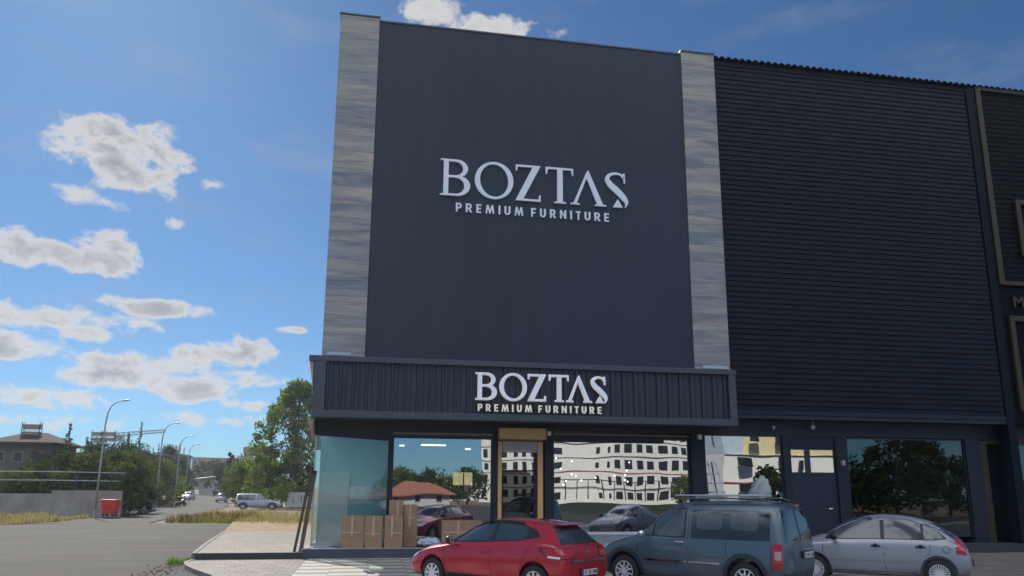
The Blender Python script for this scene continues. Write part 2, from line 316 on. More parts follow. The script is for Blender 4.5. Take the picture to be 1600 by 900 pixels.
# ------------------------------------------------------------------ the setting: ground, road, pavements
mb = MB(); xs = [-900, -300, -150, -80, -40, -20, 0, 20, 60, 200, 900]; ys = [-700, -300, -100, 0, 60, 130, 160, 200, 260, 340, 480, 700, 1100, 1800, 3200]
mb.add([(x, y, elev(y) - .16) for y in ys for x in xs], [(j * len(xs) + i, j * len(xs) + i + 1, (j + 1) * len(xs) + i + 1, (j + 1) * len(xs) + i) for j in range(len(ys) - 1) for i in range(len(xs) - 1)])
struct(mb.build('ground', 'dry_ground'))
def sheet(name, rows, m_, dz):           # rows of (left point, right point)
    mb = MB(); n = 12; P = []
    for a, b_ in rows:
        for k in range(n + 1):
            p = Vector(a).lerp(Vector(b_), k / n); P.append((p.x, p.y, elev(p.y) + dz))
    mb.add(P, [(j * (n + 1) + i, j * (n + 1) + i + 1, (j + 1) * (n + 1) + i + 1, (j + 1) * (n + 1) + i) for j in range(len(rows) - 1) for i in range(n)])
    return struct(mb.build(name, m_))
sheet('road', [((-60, -90, 0), (60, -90, 0)), ((-60, -20, 0), (60, -20, 0)), ((-60, 12, 0), (60, 12, 0)), ((-60, 24, 0), (-4.6, 24, 0)), ((-60, 38, 0), (-6.2, 38, 0)), ((-60, 50, 0), (-7.5, 48, 0)),
               ((-60, 53, 0), (-9, 54.5, 0)), ((-22, 54, 0), (-14.6, 56.5, 0)), ((-21.5, 62, 0), (-15.2, 62, 0)), ((-23, 80, 0), (-16.2, 80, 0)), ((-28.2, 112, 0), (-19, 108, 0)), ((-30.5, 128, 0), (-21.5, 128, 0)),
               (gp(297, 780), gp(357, 780)), (gp(300, 776), gp(345, 776)), (gp(300, 772.5), gp(322, 772.5))], 'asphalt', -.11)
mb = MB(); arc = [(-1.7, -10)] + [(-1.7 - .0, -10)]
cv = [(60, -3), (60, 24.33), (-4.9, 24.33), (-4.95, 23.6), (-4.7, 22.6), (-4.2, 21.3), (-3.5, 19.8), (-3.0, 18.0), (-2.7, 15), (-2.6, 8), (-2.6, -3)]
struct(MB().prismz(cv, -.25, -.004).build('front_pavement', 'pavers_grey'))
struct(MB().prismz([(12, -3), (12, 24.32), (-1.75, 24.32), (-1.75, -3)], -.1, 0).build('striped_pavement', 'striped_slabs'))
kb = MB()
for i in range(2, 9):
    a, b_ = Vector(cv[i] + (0,)), Vector(cv[i + 1] + (0,)); kb.bar(a + Vector((-.06, 0, -.07)), b_ + Vector((-.06, 0, -.07)), .12, .17)
struct(kb.build('front_kerb', CONC, bevel=.01))
side = [(-4.92, 24.46), (-1.72, 24.46), (-1.72, 60), (-3.0, 60), (-6.4, 37.6), (-5.6, 30)]
struct(MB().prismz(side, -.2, .172).build('side_pavement', 'pavers_grey'))
struct(MB().box(-4.95, -1.9, 24.34, 24.455, -.2, .18).build('side_kerb', KERB, bevel=.015))
e = MB(); e.bar((-5.0, 24.45, .08), (-5.68, 30, .08), .12, .2); e.bar((-5.68, 30, .08), (-6.47, 37.6, .08), .12, .2); struct(e.build('verge_kerb', CONC, bevel=.01))

# ------------------------------------------------------------------ lettering (traced in units of the capital height)
def ell(cx, cy, rx, ry, a0, a1, n=20): return [(cx + rx * math.cos(R_(a0 + (a1 - a0) * i / n)), cy + ry * math.sin(R_(a0 + (a1 - a0) * i / n))) for i in range(n + 1)]
B_o = [(0, 0), (0, .035), (.085, .05), (.085, .95), (0, .965), (0, 1), (.42, 1)] + ell(.42, .755, .30, .245, 88, -62) + ell(.43, .285, .35, .285, 55, -88) 
B_h1 = [(.215, .94), (.40, .94)] + ell(.39, .75, .20, .19, 85, -85) + [(.215, .56)]
B_h2 = [(.215, .50), (.41, .50)] + ell(.40, .275, .225, .22, 85, -85) + [(.215, .055)]
O_o = ell(1.41, .5, .51, .515, 0, 360, 48)[:-1]; O_h = [(1.41 + (p[0] * .93 - p[1] * .07), .5 + (p[0] * .05 + p[1])) for p in ell(0, 0, .40, .45, 0, 360, 48)[:-1]]
Z_o = [(1.98, 1), (2.65, 1), (2.19, .055), (2.60, .055), (2.615, .18), (2.65, .18), (2.65, 0), (1.975, 0), (2.43, .945), (2.03, .945), (2.015, .83), (1.98, .83)]
T_o = [(2.79, 1), (3.54, 1), (3.54, .80), (3.505, .80), (3.485, .945), (3.25, .945), (3.25, .05), (3.34, .035), (3.34, 0), (3.02, 0), (3.02, .035), (3.10, .05), (3.10, .945), (2.855, .945), (2.825, .80), (2.79, .80)]
A_o = [(3.955, 1), (4.35, .05), (4.44, .035), (4.44, 0), (4.13, 0), (4.13, .035), (4.195, .05), (3.905, .76), (3.63, .05), (3.71, .035), (3.71, 0), (3.46, 0), (3.46, .035), (3.545, .05), (3.90, .92)]
def stroke(path):
    L_, Rr = [], []
    P = [Vector((x, y)) for x, y, _ in path]
    for i, (x, y, w_) in enumerate(path):
        d = (P[min(i + 1, len(P) - 1)] - P[max(i - 1, 0)]).normalized(); n = Vector((-d.y, d.x)); L_.append(tuple(P[i] + n * w_ / 2)); Rr.append(tuple(P[i] - n * w_ / 2))
    return L_ + Rr[::-1]
def crom(pts, k=7):
    out = []
    for i in range(len(pts) - 1):
        p0, p1, p2, p3 = (np.array(pts[max(0, min(len(pts) - 1, j))], float) for j in (i - 1, i, i + 1, i + 2))
        for q in range(k):
            t_ = q / k; out.append(tuple(.5 * ((2 * p1) + (-p0 + p2) * t_ + (2 * p0 - 5 * p1 + 4 * p2 - p3) * t_ ** 2 + (-p0 + 3 * p1 - 3 * p2 + p3) * t_ ** 3)))
    return out + [tuple(pts[-1])]
S_o = stroke(crom([(4.95, .83, .05), (4.86, .935, .055), (4.70, .965, .065), (4.54, .90, .09), (4.485, .78, .125), (4.58, .62, .165), (4.74, .48, .175), (4.91, .31, .16), (5.0, .18, .11), (5.0, .08, .05), (4.96, .0, .012)]))
S_s = [(4.925, .98), (4.975, .98), (4.985, .70), (4.945, .70)]
TRI = [(4.62, 0), (4.90, 0), (4.765, .235)]
LOGO = [[B_o, B_h1, B_h2], [O_o, O_h], [Z_o], [T_o], [A_o], [S_o], [S_s], [TRI]]
def curve_mesh(name, shapes, depth, m_, grow=0, bev=0):
    cu = bpy.data.curves.new(name, 'CURVE'); cu.dimensions = '2D'; cu.fill_mode = 'BOTH'; cu.extrude = depth / 2; cu.offset = grow
    for poly in shapes:
        sp_ = cu.splines.new('POLY'); sp_.points.add(len(poly) - 1)
        for q, p in zip(sp_.points, poly): q.co = (p[0], p[1], 0, 1)
        sp_.use_cyclic_u = True
    o = bpy.data.objects.new(name, cu); COL.objects.link(o); dg = bpy.context.evaluated_depsgraph_get()
    me = bpy.data.meshes.new_from_object(o.evaluated_get(dg)); bpy.data.objects.remove(o); me.materials.clear(); me.materials.append(m_); return me
def text_mesh(name, body, size, depth, m_, space=1.0, offset=0, align='LEFT'):
    cu = bpy.data.curves.new(name, 'FONT'); cu.body = body; cu.size = size; cu.extrude = depth / 2; cu.space_character = space; cu.offset = offset; cu.align_x = align
    o = bpy.data.objects.new(name, cu); COL.objects.link(o); dg = bpy.context.evaluated_depsgraph_get()
    me = bpy.data.meshes.new_from_object(o.evaluated_get(dg)); bpy.data.objects.remove(o); me.materials.clear(); me.materials.append(m_); return me
def link(name, me, parent=None, M_=None):
    o = bpy.data.objects.new(name, me); COL.objects.link(o)
    if parent is not None: o.parent = parent
    if M_ is not None: o.matrix_local = M_
    return o
UPR = Matrix(((1, 0, 0, 0), (0, 0, -1, 0), (0, 1, 0, 0), (0, 0, 0, 1)))      # xy plane stands up, facing -Y
NAMES = 'BOZTAS'
def logo(parent, X, Zb, cap, Y, depth, m_, edge=None, eg=.0):
    for i, sh in enumerate(([LOGO[0], LOGO[1], LOGO[2], LOGO[3], LOGO[4], LOGO[5] + LOGO[6] + LOGO[7]])):
        if i < 5: me = curve_mesh('letter', sh, depth / cap, m_)
        else:
            parts = [curve_mesh('letter', [p], depth / cap, m_) for p in sh]; bm = bmesh.new(); [bm.from_mesh(q) for q in parts]; me = bpy.data.meshes.new('letter'); bm.to_mesh(me); bm.free(); me.materials.append(m_)
        o = link('letter', me, parent, Matrix.Translation((X, Y - depth / 2, Zb)) @ Matrix.Diagonal((cap, cap, cap, 1)) @ UPR)
        if edge:
            if i < 5: me2 = curve_mesh('letter_edge', sh, .02 / cap, edge, grow=eg / cap)
            else:
                parts = [curve_mesh('letter_edge', [p], .02 / cap, edge, grow=eg / cap) for p in sh]; bm = bmesh.new(); [bm.from_mesh(q) for q in parts]; me2 = bpy.data.meshes.new('letter_edge'); bm.to_mesh(me2); bm.free(); me2.materials.append(edge)
            link('letter_edge', me2, o, Matrix.Translation((0, 0, -(depth * .5 + .005) / cap)))
GL = {'P': (.63, [[(0, 0), (.2, 0), (.2, .36), (.36, .36)] + ell(.36, .68, .27, .32, -80, 90, 12) + [(0, 1)], [(.2, .53), (.34, .53)] + ell(.34, .68, .10, .15, -80, 80, 8) + [(.34, .83), (.2, .83)]]),
 'R': (.69, [[(0, 0), (.2, 0), (.2, .37), (.27, .37), (.46, 0), (.69, 0), (.48, .40)] + ell(.36, .69, .27, .31, -50, 90, 12) + [(0, 1)], [(.2, .53), (.34, .53)] + ell(.34, .68, .10, .15, -80, 80, 8) + [(.34, .83), (.2, .83)]]),
 'E': (.54, [[(0, 0), (.54, 0), (.54, .17), (.2, .17), (.2, .42), (.5, .42), (.5, .59), (.2, .59), (.2, .83), (.54, .83), (.54, 1), (0, 1)]]),
 'F': (.54, [[(0, 0), (.2, 0), (.2, .40), (.48, .40), (.48, .57), (.2, .57), (.2, .83), (.54, .83), (.54, 1), (0, 1)]]),
 'M': (.98, [[(0, 0), (.18, 0), (.25, .6), (.43, 0), (.55, 0), (.73, .6), (.80, 0), (.98, 0), (.84, 1), (.66, 1), (.49, .42), (.32, 1), (.14, 1)]]),
 'I': (.2, [[(0, 0), (.2, 0), (.2, 1), (0, 1)]]),
 'U': (.66, [[(0, 1)] + ell(.33, .34, .33, .34, 180, 360, 16) + [(.66, 1), (.46, 1)] + ell(.33, .34, .13, .16, 360, 180, 10) + [(.2, 1)]]),
 'N': (.70, [[(0, 0), (.19, 0), (.19, .62), (.53, 0), (.70, 0), (.70, 1), (.51, 1), (.51, .38), (.17, 1), (0, 1)]]),
 'T': (.54, [[(.17, 0), (.37, 0), (.37, .83), (.54, .83), (.54, 1), (0, 1), (0, .83), (.17, .83)]])}
def sans(parent, txt, x0, x1, zb, hgt, Y, depth, m_):
    nat = sum((GL[c][0] if c != ' ' else 0) for c in txt) * hgt; gaps = sum(1.0 for c in txt[:-1]) + .9; gp_ = (x1 - x0 - nat) / gaps; x = x0
    for c in txt:
        if c != ' ': link('letter', curve_mesh('letter', GL[c][1], depth / hgt, m_), parent, Matrix.Translation((x, Y - depth / 2, zb)) @ Matrix.Diagonal((hgt, hgt, hgt, 1)) @ UPR); x += GL[c][0] * hgt + gp_
        else: x += gp_ * .9
def fit_text(parent, name, body, x0, x1, zb, hgt, Y, depth, m_, space, off=0, slope=0):
    me = text_mesh(name, body, 1.0, .05, m_, space, off); co = np.zeros(len(me.vertices) * 3); me.vertices.foreach_get('co', co); co = co.reshape(-1, 3)
    co[:, 0] = (co[:, 0] - co[:, 0].min()) / np.ptp(co[:, 0]) * (x1 - x0); co[:, 1] = (co[:, 1] - co[:, 1].min()) / np.ptp(co[:, 1]) * hgt; co[:, 2] *= depth / .05
    me.vertices.foreach_set('co', co.ravel()); me.update(); return link(name, me, parent, Matrix.Translation((x0, Y - depth / 2 - .004, zb)) @ UPR)

# ------------------------------------------------------------------ furniture store
F = 24.36; BF = 23.76; G = 25.15; HF = 24.56
store = thing('furniture_store', 'dark grey furniture store with timber clad pilasters and white wall lettering', 'building', (5.1, F, 0))
def P(mb, name, m_, parent=store, **k):
    if parent is store: mb.v = [(x - 5.1, y - F, z) for x, y, z in mb.v]
    return mb.build(name, m_, parent, **k)
P(MB().box(-.36, 10.66, F, 45, 4.3, 17.93), 'wall', 'facade_dark')
P(MB().box(-.36, 10.66, F - .03, F + .3, 17.94, 18.0), 'coping', TRIM)
for x0, x1 in ((-1.69, -.37), (10.67, 11.96)):
    P(MB().box(x0, x1, F - .05, F + 2.2, 4.3, 18.05), 'pilaster', 'timber_cladding')
    P(MB().box(x0 - .03, x1 + .02, F - .08, F + 2.2, 18.06, 18.11), 'pilaster_cap', TRIM)
P(MB().box(-1.6, -.38, F + 2.3, 45, 4.3, 17.5), 'side_wall', DK)
# sign band: frame, ribbed sheet
fr = MB().box(-2.02, 11.9, BF, BF + .5, 5.86, 6.03).box(-1.86, 11.88, BF, BF + .5, 4.15, 4.36).box(-1.86, -1.50, BF + .01, BF + .5, 4.36, 5.86).box(11.62, 11.87, BF + .01, BF + .5, 4.36, 5.86).box(-2.02, 11.9, BF + .5, F - .06, 5.95, 6.05)
P(fr, 'band_frame', TRIM, bevel=.008)
rb = MB(); x = -1.5; pr = [(-1.5, 0)]
poly = []; per = .392; y0 = BF + .14
while x < 11.62 - .1:
    for dx, dy in ((0, 0), (.03, -.075), (.075, -.075), (.105, 0), (.20, .0), (.215, -.02), (.24, -.02), (.255, 0)): poly.append((min(x + dx, 11.62), y0 + dy))
    x += per
poly.append((11.62, y0)); n = len(poly)
rb.add([(a, b_, 4.36) for a, b_ in poly] + [(a, b_, 5.86) for a, b_ in poly], [(i, i + 1, i + 1 + n, i + n) for i in range(n - 1)])
P(rb, 'ribbed_sheet', BAND, fix=False)
P(MB().box(-1.80, 11.83, BF + .5, G - .1, 4.16, 4.30), 'soffit', DK2)
P(MB().prism([(-2.03, 4.145), (-1.865, 4.145), (-1.80, 3.42), (-1.88, 3.60)], G - .5, G - .17), 'corner_bracket', BEIG); P(MB().prism([(-2.0, 5.85), (-1.88, 5.85), (-1.87, 5.0)], BF + .06, BF + .4), 'corner_flashing', BEIG); P(MB().box(-1.84, -1.5, BF + .52, F + .5, 4.31, 5.9), 'band_side', BEIG); P(MB().box(11.5, 11.86, BF + .52, F - .06, 4.31, 5.9), 'band_side', DK)
# lamps that wash the pilasters
for x0, x1 in ((-1.52, -.80), (10.85, 11.78)):
    P(MB().box(x0, x1, F - .28, F - .16, 6.10, 6.20).bar(((x0 + .2), F - .22, 6.04), ((x0 + .2), F - .22, 6.11), .04).bar(((x1 - .2), F - .22, 6.04), ((x1 - .2), F - .22, 6.11), .04), 'wall_washer_lamp', ALU)
# wall lettering and band lettering
sg = bpy.data.objects.new('wall_sign', None); COL.objects.link(sg); sg.parent = store; sg.location = (-5.1, -F, 0)
logo(sg, 1.86, 11.72, 1.305, F, .07, WHT)
sans(sg, 'PREMIUM FURNITURE', 2.41, 7.89, 11.17, .31, F - .01, .05, WHT)
sb = bpy.data.objects.new('band_sign', None); COL.objects.link(sb); sb.parent = store; sb.location = (-5.1, -F, 0)
logo(sb, 3.10, 4.795, .845, BF - .02, .07, LET2, LEDG, .017)
sans(sb, 'PREMIUM FURNITURE', 3.17, 7.27, 4.43, .225, BF - .03, .06, LEDG)
MB().box(3.1, 7.3, BF + .02, BF + .035, 4.50, 4.515).box(3.1, 7.3, BF + .02, BF + .035, 4.58, 4.595).box(3.4, 3.43, BF + .02, BF + .05, 4.4, 5.5).box(7.0, 7.03, BF + .02, BF + .05, 4.4, 5.5).build('sign_rail', BLK, sb)
# platform and ground floor carcass
P(MB().box(-1.9, 11.4, F - .02, 26.4, -.15, .28), 'platform', mat('platform_riser', (.06, .072, .10), .6, var=.15, vs=1), bevel=.012)
P(MB().box(-1.93, 11.4, F - .035, F + .1, .262, .289), 'platform_nosing', mat('stone_nosing', (.34, .34, .34), .5, var=.1))
P(MB().box(-1.7, 11.1, 26.41, 31, .15, .275), 'shop_floor', INF)
P(MB().box(.7, 11.1, 31, 31.2, .275, 4.2).box(.56, .68, G + .2, 31, .28, 4.2), 'inside_wall', INW)
P(MB().box(-1.7, 11.1, G + .12, 31.2, 4.2, 4.29), 'ceiling', INW)
P(MB().box(11.1, 11.2, G + .2, 31, .28, 4.2), 'party_wall', INW)
P(MB().prism([(-1.86, 4.16), (.60, 4.16), (.60, 3.55), (-1.80, 3.70)], G - .16, G + .1).box(.60, 11.22, G - .08, G + .1, 3.98, 4.155), 'fascia', DK2)
# pillars
for x0, x1, d in ((.49, .62, .10), (3.86, 4.02, .06), (5.60, 5.88, .14), (10.70, 11.2, .22)):
    P(MB().box(x0, x1, G - d, G + .12, .28, 3.98), 'pillar', DK, bevel=.01)
# display corner: side and front glass, boards inside
def window(x0, x1, z0, z1, gm='shop_glass', fm=FR, parent=None, y=G, fw=.05, org=None, name='window', trim=None):
    pw = MB().box(x0, x1, y - .03, y + .03, z1 - fw, z1).box(x0, x1, y - .03, y + .03, z0, z0 + fw).box(x0, x0 + fw, y - .03, y + .03, z0 + fw, z1 - fw).box(x1 - fw, x1, y - .03, y + .03, z0 + fw, z1 - fw)
    ox, oy = org; pw.v = [(a - ox, b_ - oy, c_) for a, b_, c_ in pw.v]; fo = pw.build(name, fm, parent)
    g = MB().add([(x0 + fw - ox, y - .006 - oy, z0 + fw), (x1 - fw - ox, y - .006 - oy, z0 + fw), (x1 - fw - ox, y - .006 - oy, z1 - fw), (x0 + fw - ox, y - .006 - oy, z1 - fw)], [(0, 1, 2, 3)]).build('pane', gm, fo, fix=False)
    return fo
SO = (5.1, F)
gl = MB().add([(-1.74, G, .40), (.49, G, .40), (.49, G, 3.56), (-1.80, G, 3.70)], [(0, 1, 2, 3)]); P(gl, 'display_glass', 'teal_glass', fix=False)
gl = MB().add([(-1.76, G + .02, .40), (-1.76, 29.8, .40), (-1.78, 29.8, 3.70), (-1.78, G + .02, 3.70)], [(0, 1, 2, 3)]); P(gl, 'side_glass', 'light_glass', fix=False)
P(MB().bar((-1.75, G, .3), (-1.79, G, 3.72), .035).box(-1.78, .49, G - .02, G + .02, .30, .40), 'display_frame', mat('pale_frame', (.45, .52, .5), .4))
P(MB().box(-1.7, .5, 26.5, 26.6, .28, 4.2), 'teal_partition', TEAL)
P(MB().box(-1.62, -.72, 26.42, 26.49, .28, 2.62), 'grey_door', GRYB)
P(MB().box(-.70, .49, 26.44, 26.49, 1.72, 2.12), 'pale_band', PGR)
P(MB().box(-.70, .49, 26.44, 26.49, .9, 1.71), 'blue_band', mat('blue_board', (.22, .50, .55), .6))
window(.62, 3.86, .33, 3.70, parent=store, org=SO)
P(MB().box(.62, 3.86, G - .09, G - .02, 3.76, 3.84), 'head_trim', BRZ)
P(MB().box(.62, 3.86, G - .07, G + .07, 3.70, 3.76).box(.62, 3.86, G - .07, G + .07, 3.84, 3.98), 'head_panel', DK2)
window(5.88, 10.70, .62, 3.78, parent=store, org=SO)
P(MB().box(5.88, 9.75, G - .12, G - .035, 3.62, 3.80), 'awning_box', DK2); P(MB().box(5.88, 10.7, G - .09, G - .02, 3.84, 3.90), 'head_trim', BRZ)
P(MB().box(5.88, 10.70, G - .12, G + .08, .28, .62), 'stall_riser', mat('grey_riser', (.30, .34, .36), .7)); P(MB().box(5.88, 10.70, G - .14, G + .08, .62, .70), 'window_sill', mat('white_sill', (.7, .7, .7), .5))
# shuttered entrance
ent = bpy.data.objects.new('entrance', None); COL.objects.link(ent); ent.parent = store; ent.location = (-5.1, -F, 0)
MB().box(4.04, 5.60, G - .36, G - .02, 3.66, 4.02).build('shutter_box', GOLD, ent, bevel=.01)
MB().box(4.06, 5.56, G - .30, G - .05, 3.61, 3.655).build('shutter_box_shadow_strip', mat('brown_strip', (.16, .09, .05), .5), ent)
sh_ = MB()
for k in range(4): sh_.prism([(4.2, 3.60 - k * .09), (5.34, 3.60 - k * .09), (5.34, 3.52 - k * .09), (4.2, 3.52 - k * .09)], G - .12 - .012 * (k % 2), G - .09)
sh_.build('roller_shutter', mat('shutter_slat', (.50, .42, .36), .5), ent)
MB().box(4.04, 4.16, G - .12, G + .08, .28, 3.60).build('jamb', GOLD, ent); MB().box(5.36, 5.53, G - .12, G + .08, .28, 3.60).build('jamb', GOLD, ent)
dr = MB().box(4.17, 5.35, G - .03, G + .03, 2.60, 2.68).box(4.17, 4.22, G - .03, G + .03, .28, 2.60).box(5.24, 5.35, G - .03, G + .03, .28, 3.5).box(4.22, 5.24, G - .03, G + .03, .28, .40).build('door', BLK, ent)
MB().add([(4.17, G, 2.68), (5.24, G, 2.68), (5.24, G, 3.6), (4.17, G, 3.6)], [(0, 1, 2, 3)]).build('transom_pane', 'shop_glass', ent, fix=False)
MB().add([(4.22, G - .02, .40), (5.24, G - .02, .40), (5.24, G - .02, 2.60), (4.22, G - .02, 2.60)], [(0, 1, 2, 3)]).build('door_pane', 'door_glass', dr, fix=False)
MB().box(5.02, 5.2, G - .07, G - .03, 2.60, 2.63).box(5.13, 5.19, G - .06, G - .035, 2.52, 2.60).build('door_closer', WHT, dr); MB().bar((5.1, G - .06, 1.3), (5.2, G - .06, 1.3), .025).build('handle', CHR, dr)

# small fittings on the wall
def bulb(x, z, y, label):
    t_ = thing('pendant_sensor_lamp', label, 'lamp', (x, y, z)); MB().tube([(0, 0, .05), (0, 0, .34)], .012, 6).build('stem', ALU, t_)
    MB().lathe([(0, -.09), (.06, -.07), (.085, 0), (.06, .05), (.02, .07)], 14, ax='z').build('globe', mat('lamp_globe', (.55, .52, .48), .3), t_, smooth=True)
bulb(15.26, 4.28, 24.9, 'round pendant lamp on a short stem above the side door')
t_ = thing('wall_floodlight', 'small grey floodlight on the dark pillar beside the gold shuttered door', 'floodlight', (5.72, G - .14, 3.88)); MB().box(-.07, .07, -.12, 0, -.09, .07).build('housing', mat('grey_housing', (.35, .35, .36), .5), t_, bevel=.01); MB().box(-.05, .05, -.135, -.122, -.07, .05).build('lens', ALU, t_)
t_ = thing('wall_floodlight', 'small beige floodlight on the wide pillar under the right end of the sign band', 'floodlight', (10.97, G - .22, 3.86)); MB().box(-.08, .08, -.12, 0, -.1, .08).build('housing', mat('beige_housing', (.45, .33, .28), .5), t_, bevel=.01); MB().box(-.05, .05, -.135, -.122, -.07, .05).build('lens', ALU, t_)
t_ = thing('wall_spotlight', 'dim spotlight on the wall right of the dark side door', 'spotlight', (16.35, G - .12, 3.05)); MB().box(-.05, .05, -.14, 0, -.10, .08).build('housing', mat('grey_housing'), t_, bevel=.01); MB().box(-.03, .03, -.155, -.142, -.07, .05).build('lens', ALU, t_)
t_ = thing('ceiling_camera', 'tiny dome camera under the dark soffit above the rightmost store window', 'camera', (13.7, 24.8, 4.22)); MB().lathe([(0, -.08), (.04, -.06), (.05, 0), (.05, .05)], 12, ax='z').build('dome', ALU, t_, smooth=True); MB().box(-.06, .06, -.06, .06, .05, .08).build('bracket', BLK, t_)

# ------------------------------------------------------------------ adjoining hall with horizontal siding
hall = thing('sided_hall', 'long dark hall clad in horizontal lapped siding beside the store', 'building', (17.5, HF, 0)); HO = (17.5, HF)
def H(mb, name, m_, **k): mb.v = [(x - HO[0], y - HO[1], z) for x, y, z in mb.v]; return mb.build(name, m_, hall, **k)
sdg = MB(); z = 4.78; lap = .192
while z < 17.75:
    z2 = min(z + lap, 17.8)
    sdg.add([(11.97, HF - .035, z), (22.75, HF - .035, z), (22.75, HF + .0, z2), (11.97, HF + .0, z2), (11.97, HF + .012, z), (22.75, HF + .012, z)], [(0, 1, 2, 3), (4, 5, 1, 0)]); z += lap
H(sdg, 'siding', SID, fix=False)
H(MB().box(11.97, 22.8, HF + .02, 45, 4.9, 17.9), 'wall_core', SID2)
H(MB().box(11.97, 22.8, HF - .05, HF + .3, 4.64, 4.775), 'drip_edge', DK)
H(MB().box(11.97, 22.8, HF - .03, HF + .3, 17.81, 17.98), 'eaves_trim', SID)
rf = MB(); n = 0; xx = 11.97; pp = []
while xx < 26.2: pp += [(xx, 18.03), (xx + .06, 18.10), (xx + .16, 18.10), (xx + .22, 18.03)]; xx += .27
n = len(pp); rf.add([(a, HF - .16, c_) for a, c_ in pp] + [(a, HF - .16, c_ - .04) for a, c_ in pp] + [(a, 34, c_ + .8) for a, c_ in pp], [(i, i + 1, n + i + 1, n + i) for i in range(n - 1)] + [(i, i + 1, 2 * n + i + 1, 2 * n + i) for i in range(n - 1)])
H(rf, 'roof_sheet', SID2, fix=False)
H(MB().box(22.8, 23.15, HF - .06, HF + .4, .28, 18.0), 'end_pillar', SID)
H(MB().box(11.97, 22.8, HF - .02, G + .4, 4.5, 4.63), 'soffit', DK2)
H(MB().box(11.22, 22.8, G - .06, G + .1, 3.98, 4.5), 'fascia', DK2)
H(MB().box(11.42, 23.2, F + .05, 26.4, -.15, .28), 'plinth', KERB)
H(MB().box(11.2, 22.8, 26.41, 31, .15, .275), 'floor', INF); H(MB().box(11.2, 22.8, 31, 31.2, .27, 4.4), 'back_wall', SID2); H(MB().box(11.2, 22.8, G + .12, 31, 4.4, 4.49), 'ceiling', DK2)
H(MB().box(11.22, 14.14, G - .05, G + .08, .28, .5), 'window_riser', DK)
for x0, x1, z0, z1, d in ((14.14, 14.42, .28, 3.98, .12), (16.16, 16.62, .28, 3.98, .12), (21.4, 22.0, .28, 3.98, .12), (14.42, 16.16, 3.55, 3.98, .05)): H(MB().box(x0, x1, G - d, G + .1, z0, z1), 'pillar', DK, bevel=.01)
window(11.22, 14.14, .5, 3.97, parent=hall, org=HO)
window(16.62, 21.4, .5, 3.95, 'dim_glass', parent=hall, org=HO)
window(14.42, 16.16, 2.66, 3.54, parent=hall, org=HO, name='transom_window'); H(MB().box(15.0, 15.2, G - .035, G - .008, 2.68, 3.5), 'transom_bar', FR)
do = H(MB().box(14.42, 16.16, G - .04, G + .03, .28, 2.655), 'side_door', mat('navy_door', (.012, .020, .045), .35)); MB().box(-1.75, -1.6, G - .08 - HF, G - .05 - HF, 1.45, 1.48).build('handle', CHR, do)
# neighbour with gold frames
nb = thing('gold_framed_shop', 'black shop front with thin gold framing at the right edge', 'building', (26, HF, 0))
def Nb(mb, name, m_, **k): mb.v = [(x - 26, y - HF, z) for x, y, z in mb.v]; return mb.build(name, m_, nb, **k)
Nb(MB().box(23.16, 31, HF, 45, 4.5, 18.0), 'wall', SID2)
sl_ = MB(); z = 9.95
while z < 17.8: sl_.add([(23.5, HF - .03, z), (31, HF - .03, z), (31, HF - .002, z + .2), (23.5, HF - .002, z + .2)], [(0, 1, 2, 3)]); z += .2
Nb(sl_, 'siding', SID2, fix=False)
Nb(MB().box(23.20, 23.42, HF - .12, HF - .035, 9.8, 18.05).box(23.42, 31, HF - .12, HF - .035, 17.9, 18.05).box(23.42, 31, HF - .12, HF - .035, 9.8, 9.95), 'upper_frame', GOLDD)
Nb(MB().box(24.35, 24.55, HF - .14, HF - .04, 11.0, 13.3).box(24.55, 31, HF - .14, HF - .04, 13.1, 13.3).box(24.55, 31, HF - .14, HF - .04, 11, 11.2), 'inner_frame', GOLDD)
Nb(MB().box(23.42, 23.62, HF - .12, HF - .01, 5.0, 8.6).box(23.62, 31, HF - .12, HF - .01, 8.4, 8.6), 'lower_frame', GOLDD)
fit_text(nb, 'sign_text', 'MO', 23.72 - 26, 24.75 - 26, 8.95, .42, -.02, .05, GOLDD, 1.0, .02)
Nb(MB().box(22.0, 22.28, G - .1, G + .05, .28, 3.92).box(22.28, 31, G - .1, G + .05, 3.8, 3.92), 'door_frame', GOLDD)
Nb(MB().box(22.28, 31, G - .05, G + .05, 3.93, 4.5).box(22, 31, 30, 30.1, .2, 4.5).box(22, 31, G + .1, 30, 4.3, 4.49), 'fascia', DK2); Nb(MB().box(23.2, 31, F + .05, 30, -.15, .28), 'plinth', KERB)
Nb(MB().add([(22.28, G, .3), (31, G, .3), (31, G, 3.8), (22.28, G, 3.8)], [(0, 1, 2, 3)]), 'pane', 'dim_glass', fix=False)

# ------------------------------------------------------------------ things in the shop windows and on the platform
def carton(x, y, w_, d, h, rz, label, tall=False):
    t_ = thing('cardboard_box', label, 'box', (x, y, .28), rz, 'cartons standing at the shop window'); MB().box(-w_ / 2, w_ / 2, -d / 2, d / 2, 0, h).build('carton', CARD, t_, bevel=.012)
    tx = random.uniform(-.12, .12) * w_; ty = random.uniform(.4, .85); k = MB().box(tx - .03, tx + .03, -d / 2 - .004, -d / 2 - .001, h * random.uniform(.2, .5), h - .01).box(-w_ / 2 + random.uniform(.02, .2), w_ / 2 - random.uniform(.02, .2), -d / 2 - .0075, -d / 2 - .0045, h * ty, h * ty + .04).box(-.03, .03, -d / 2, d / 2, h + .001, h + .004)
    k.build('tape', TAPE, t_); return t_
carton(-.50, 24.62, .66, .4, .95, .05, 'left of three taped cardboard boxes before the teal window')
carton(.14, 24.62, .52, .4, .95, -.04, 'middle of three taped cardboard boxes, the narrowest')
carton(.73, 24.64, .56, .4, .96, .02, 'right of three taped cardboard boxes with a cross of tape')
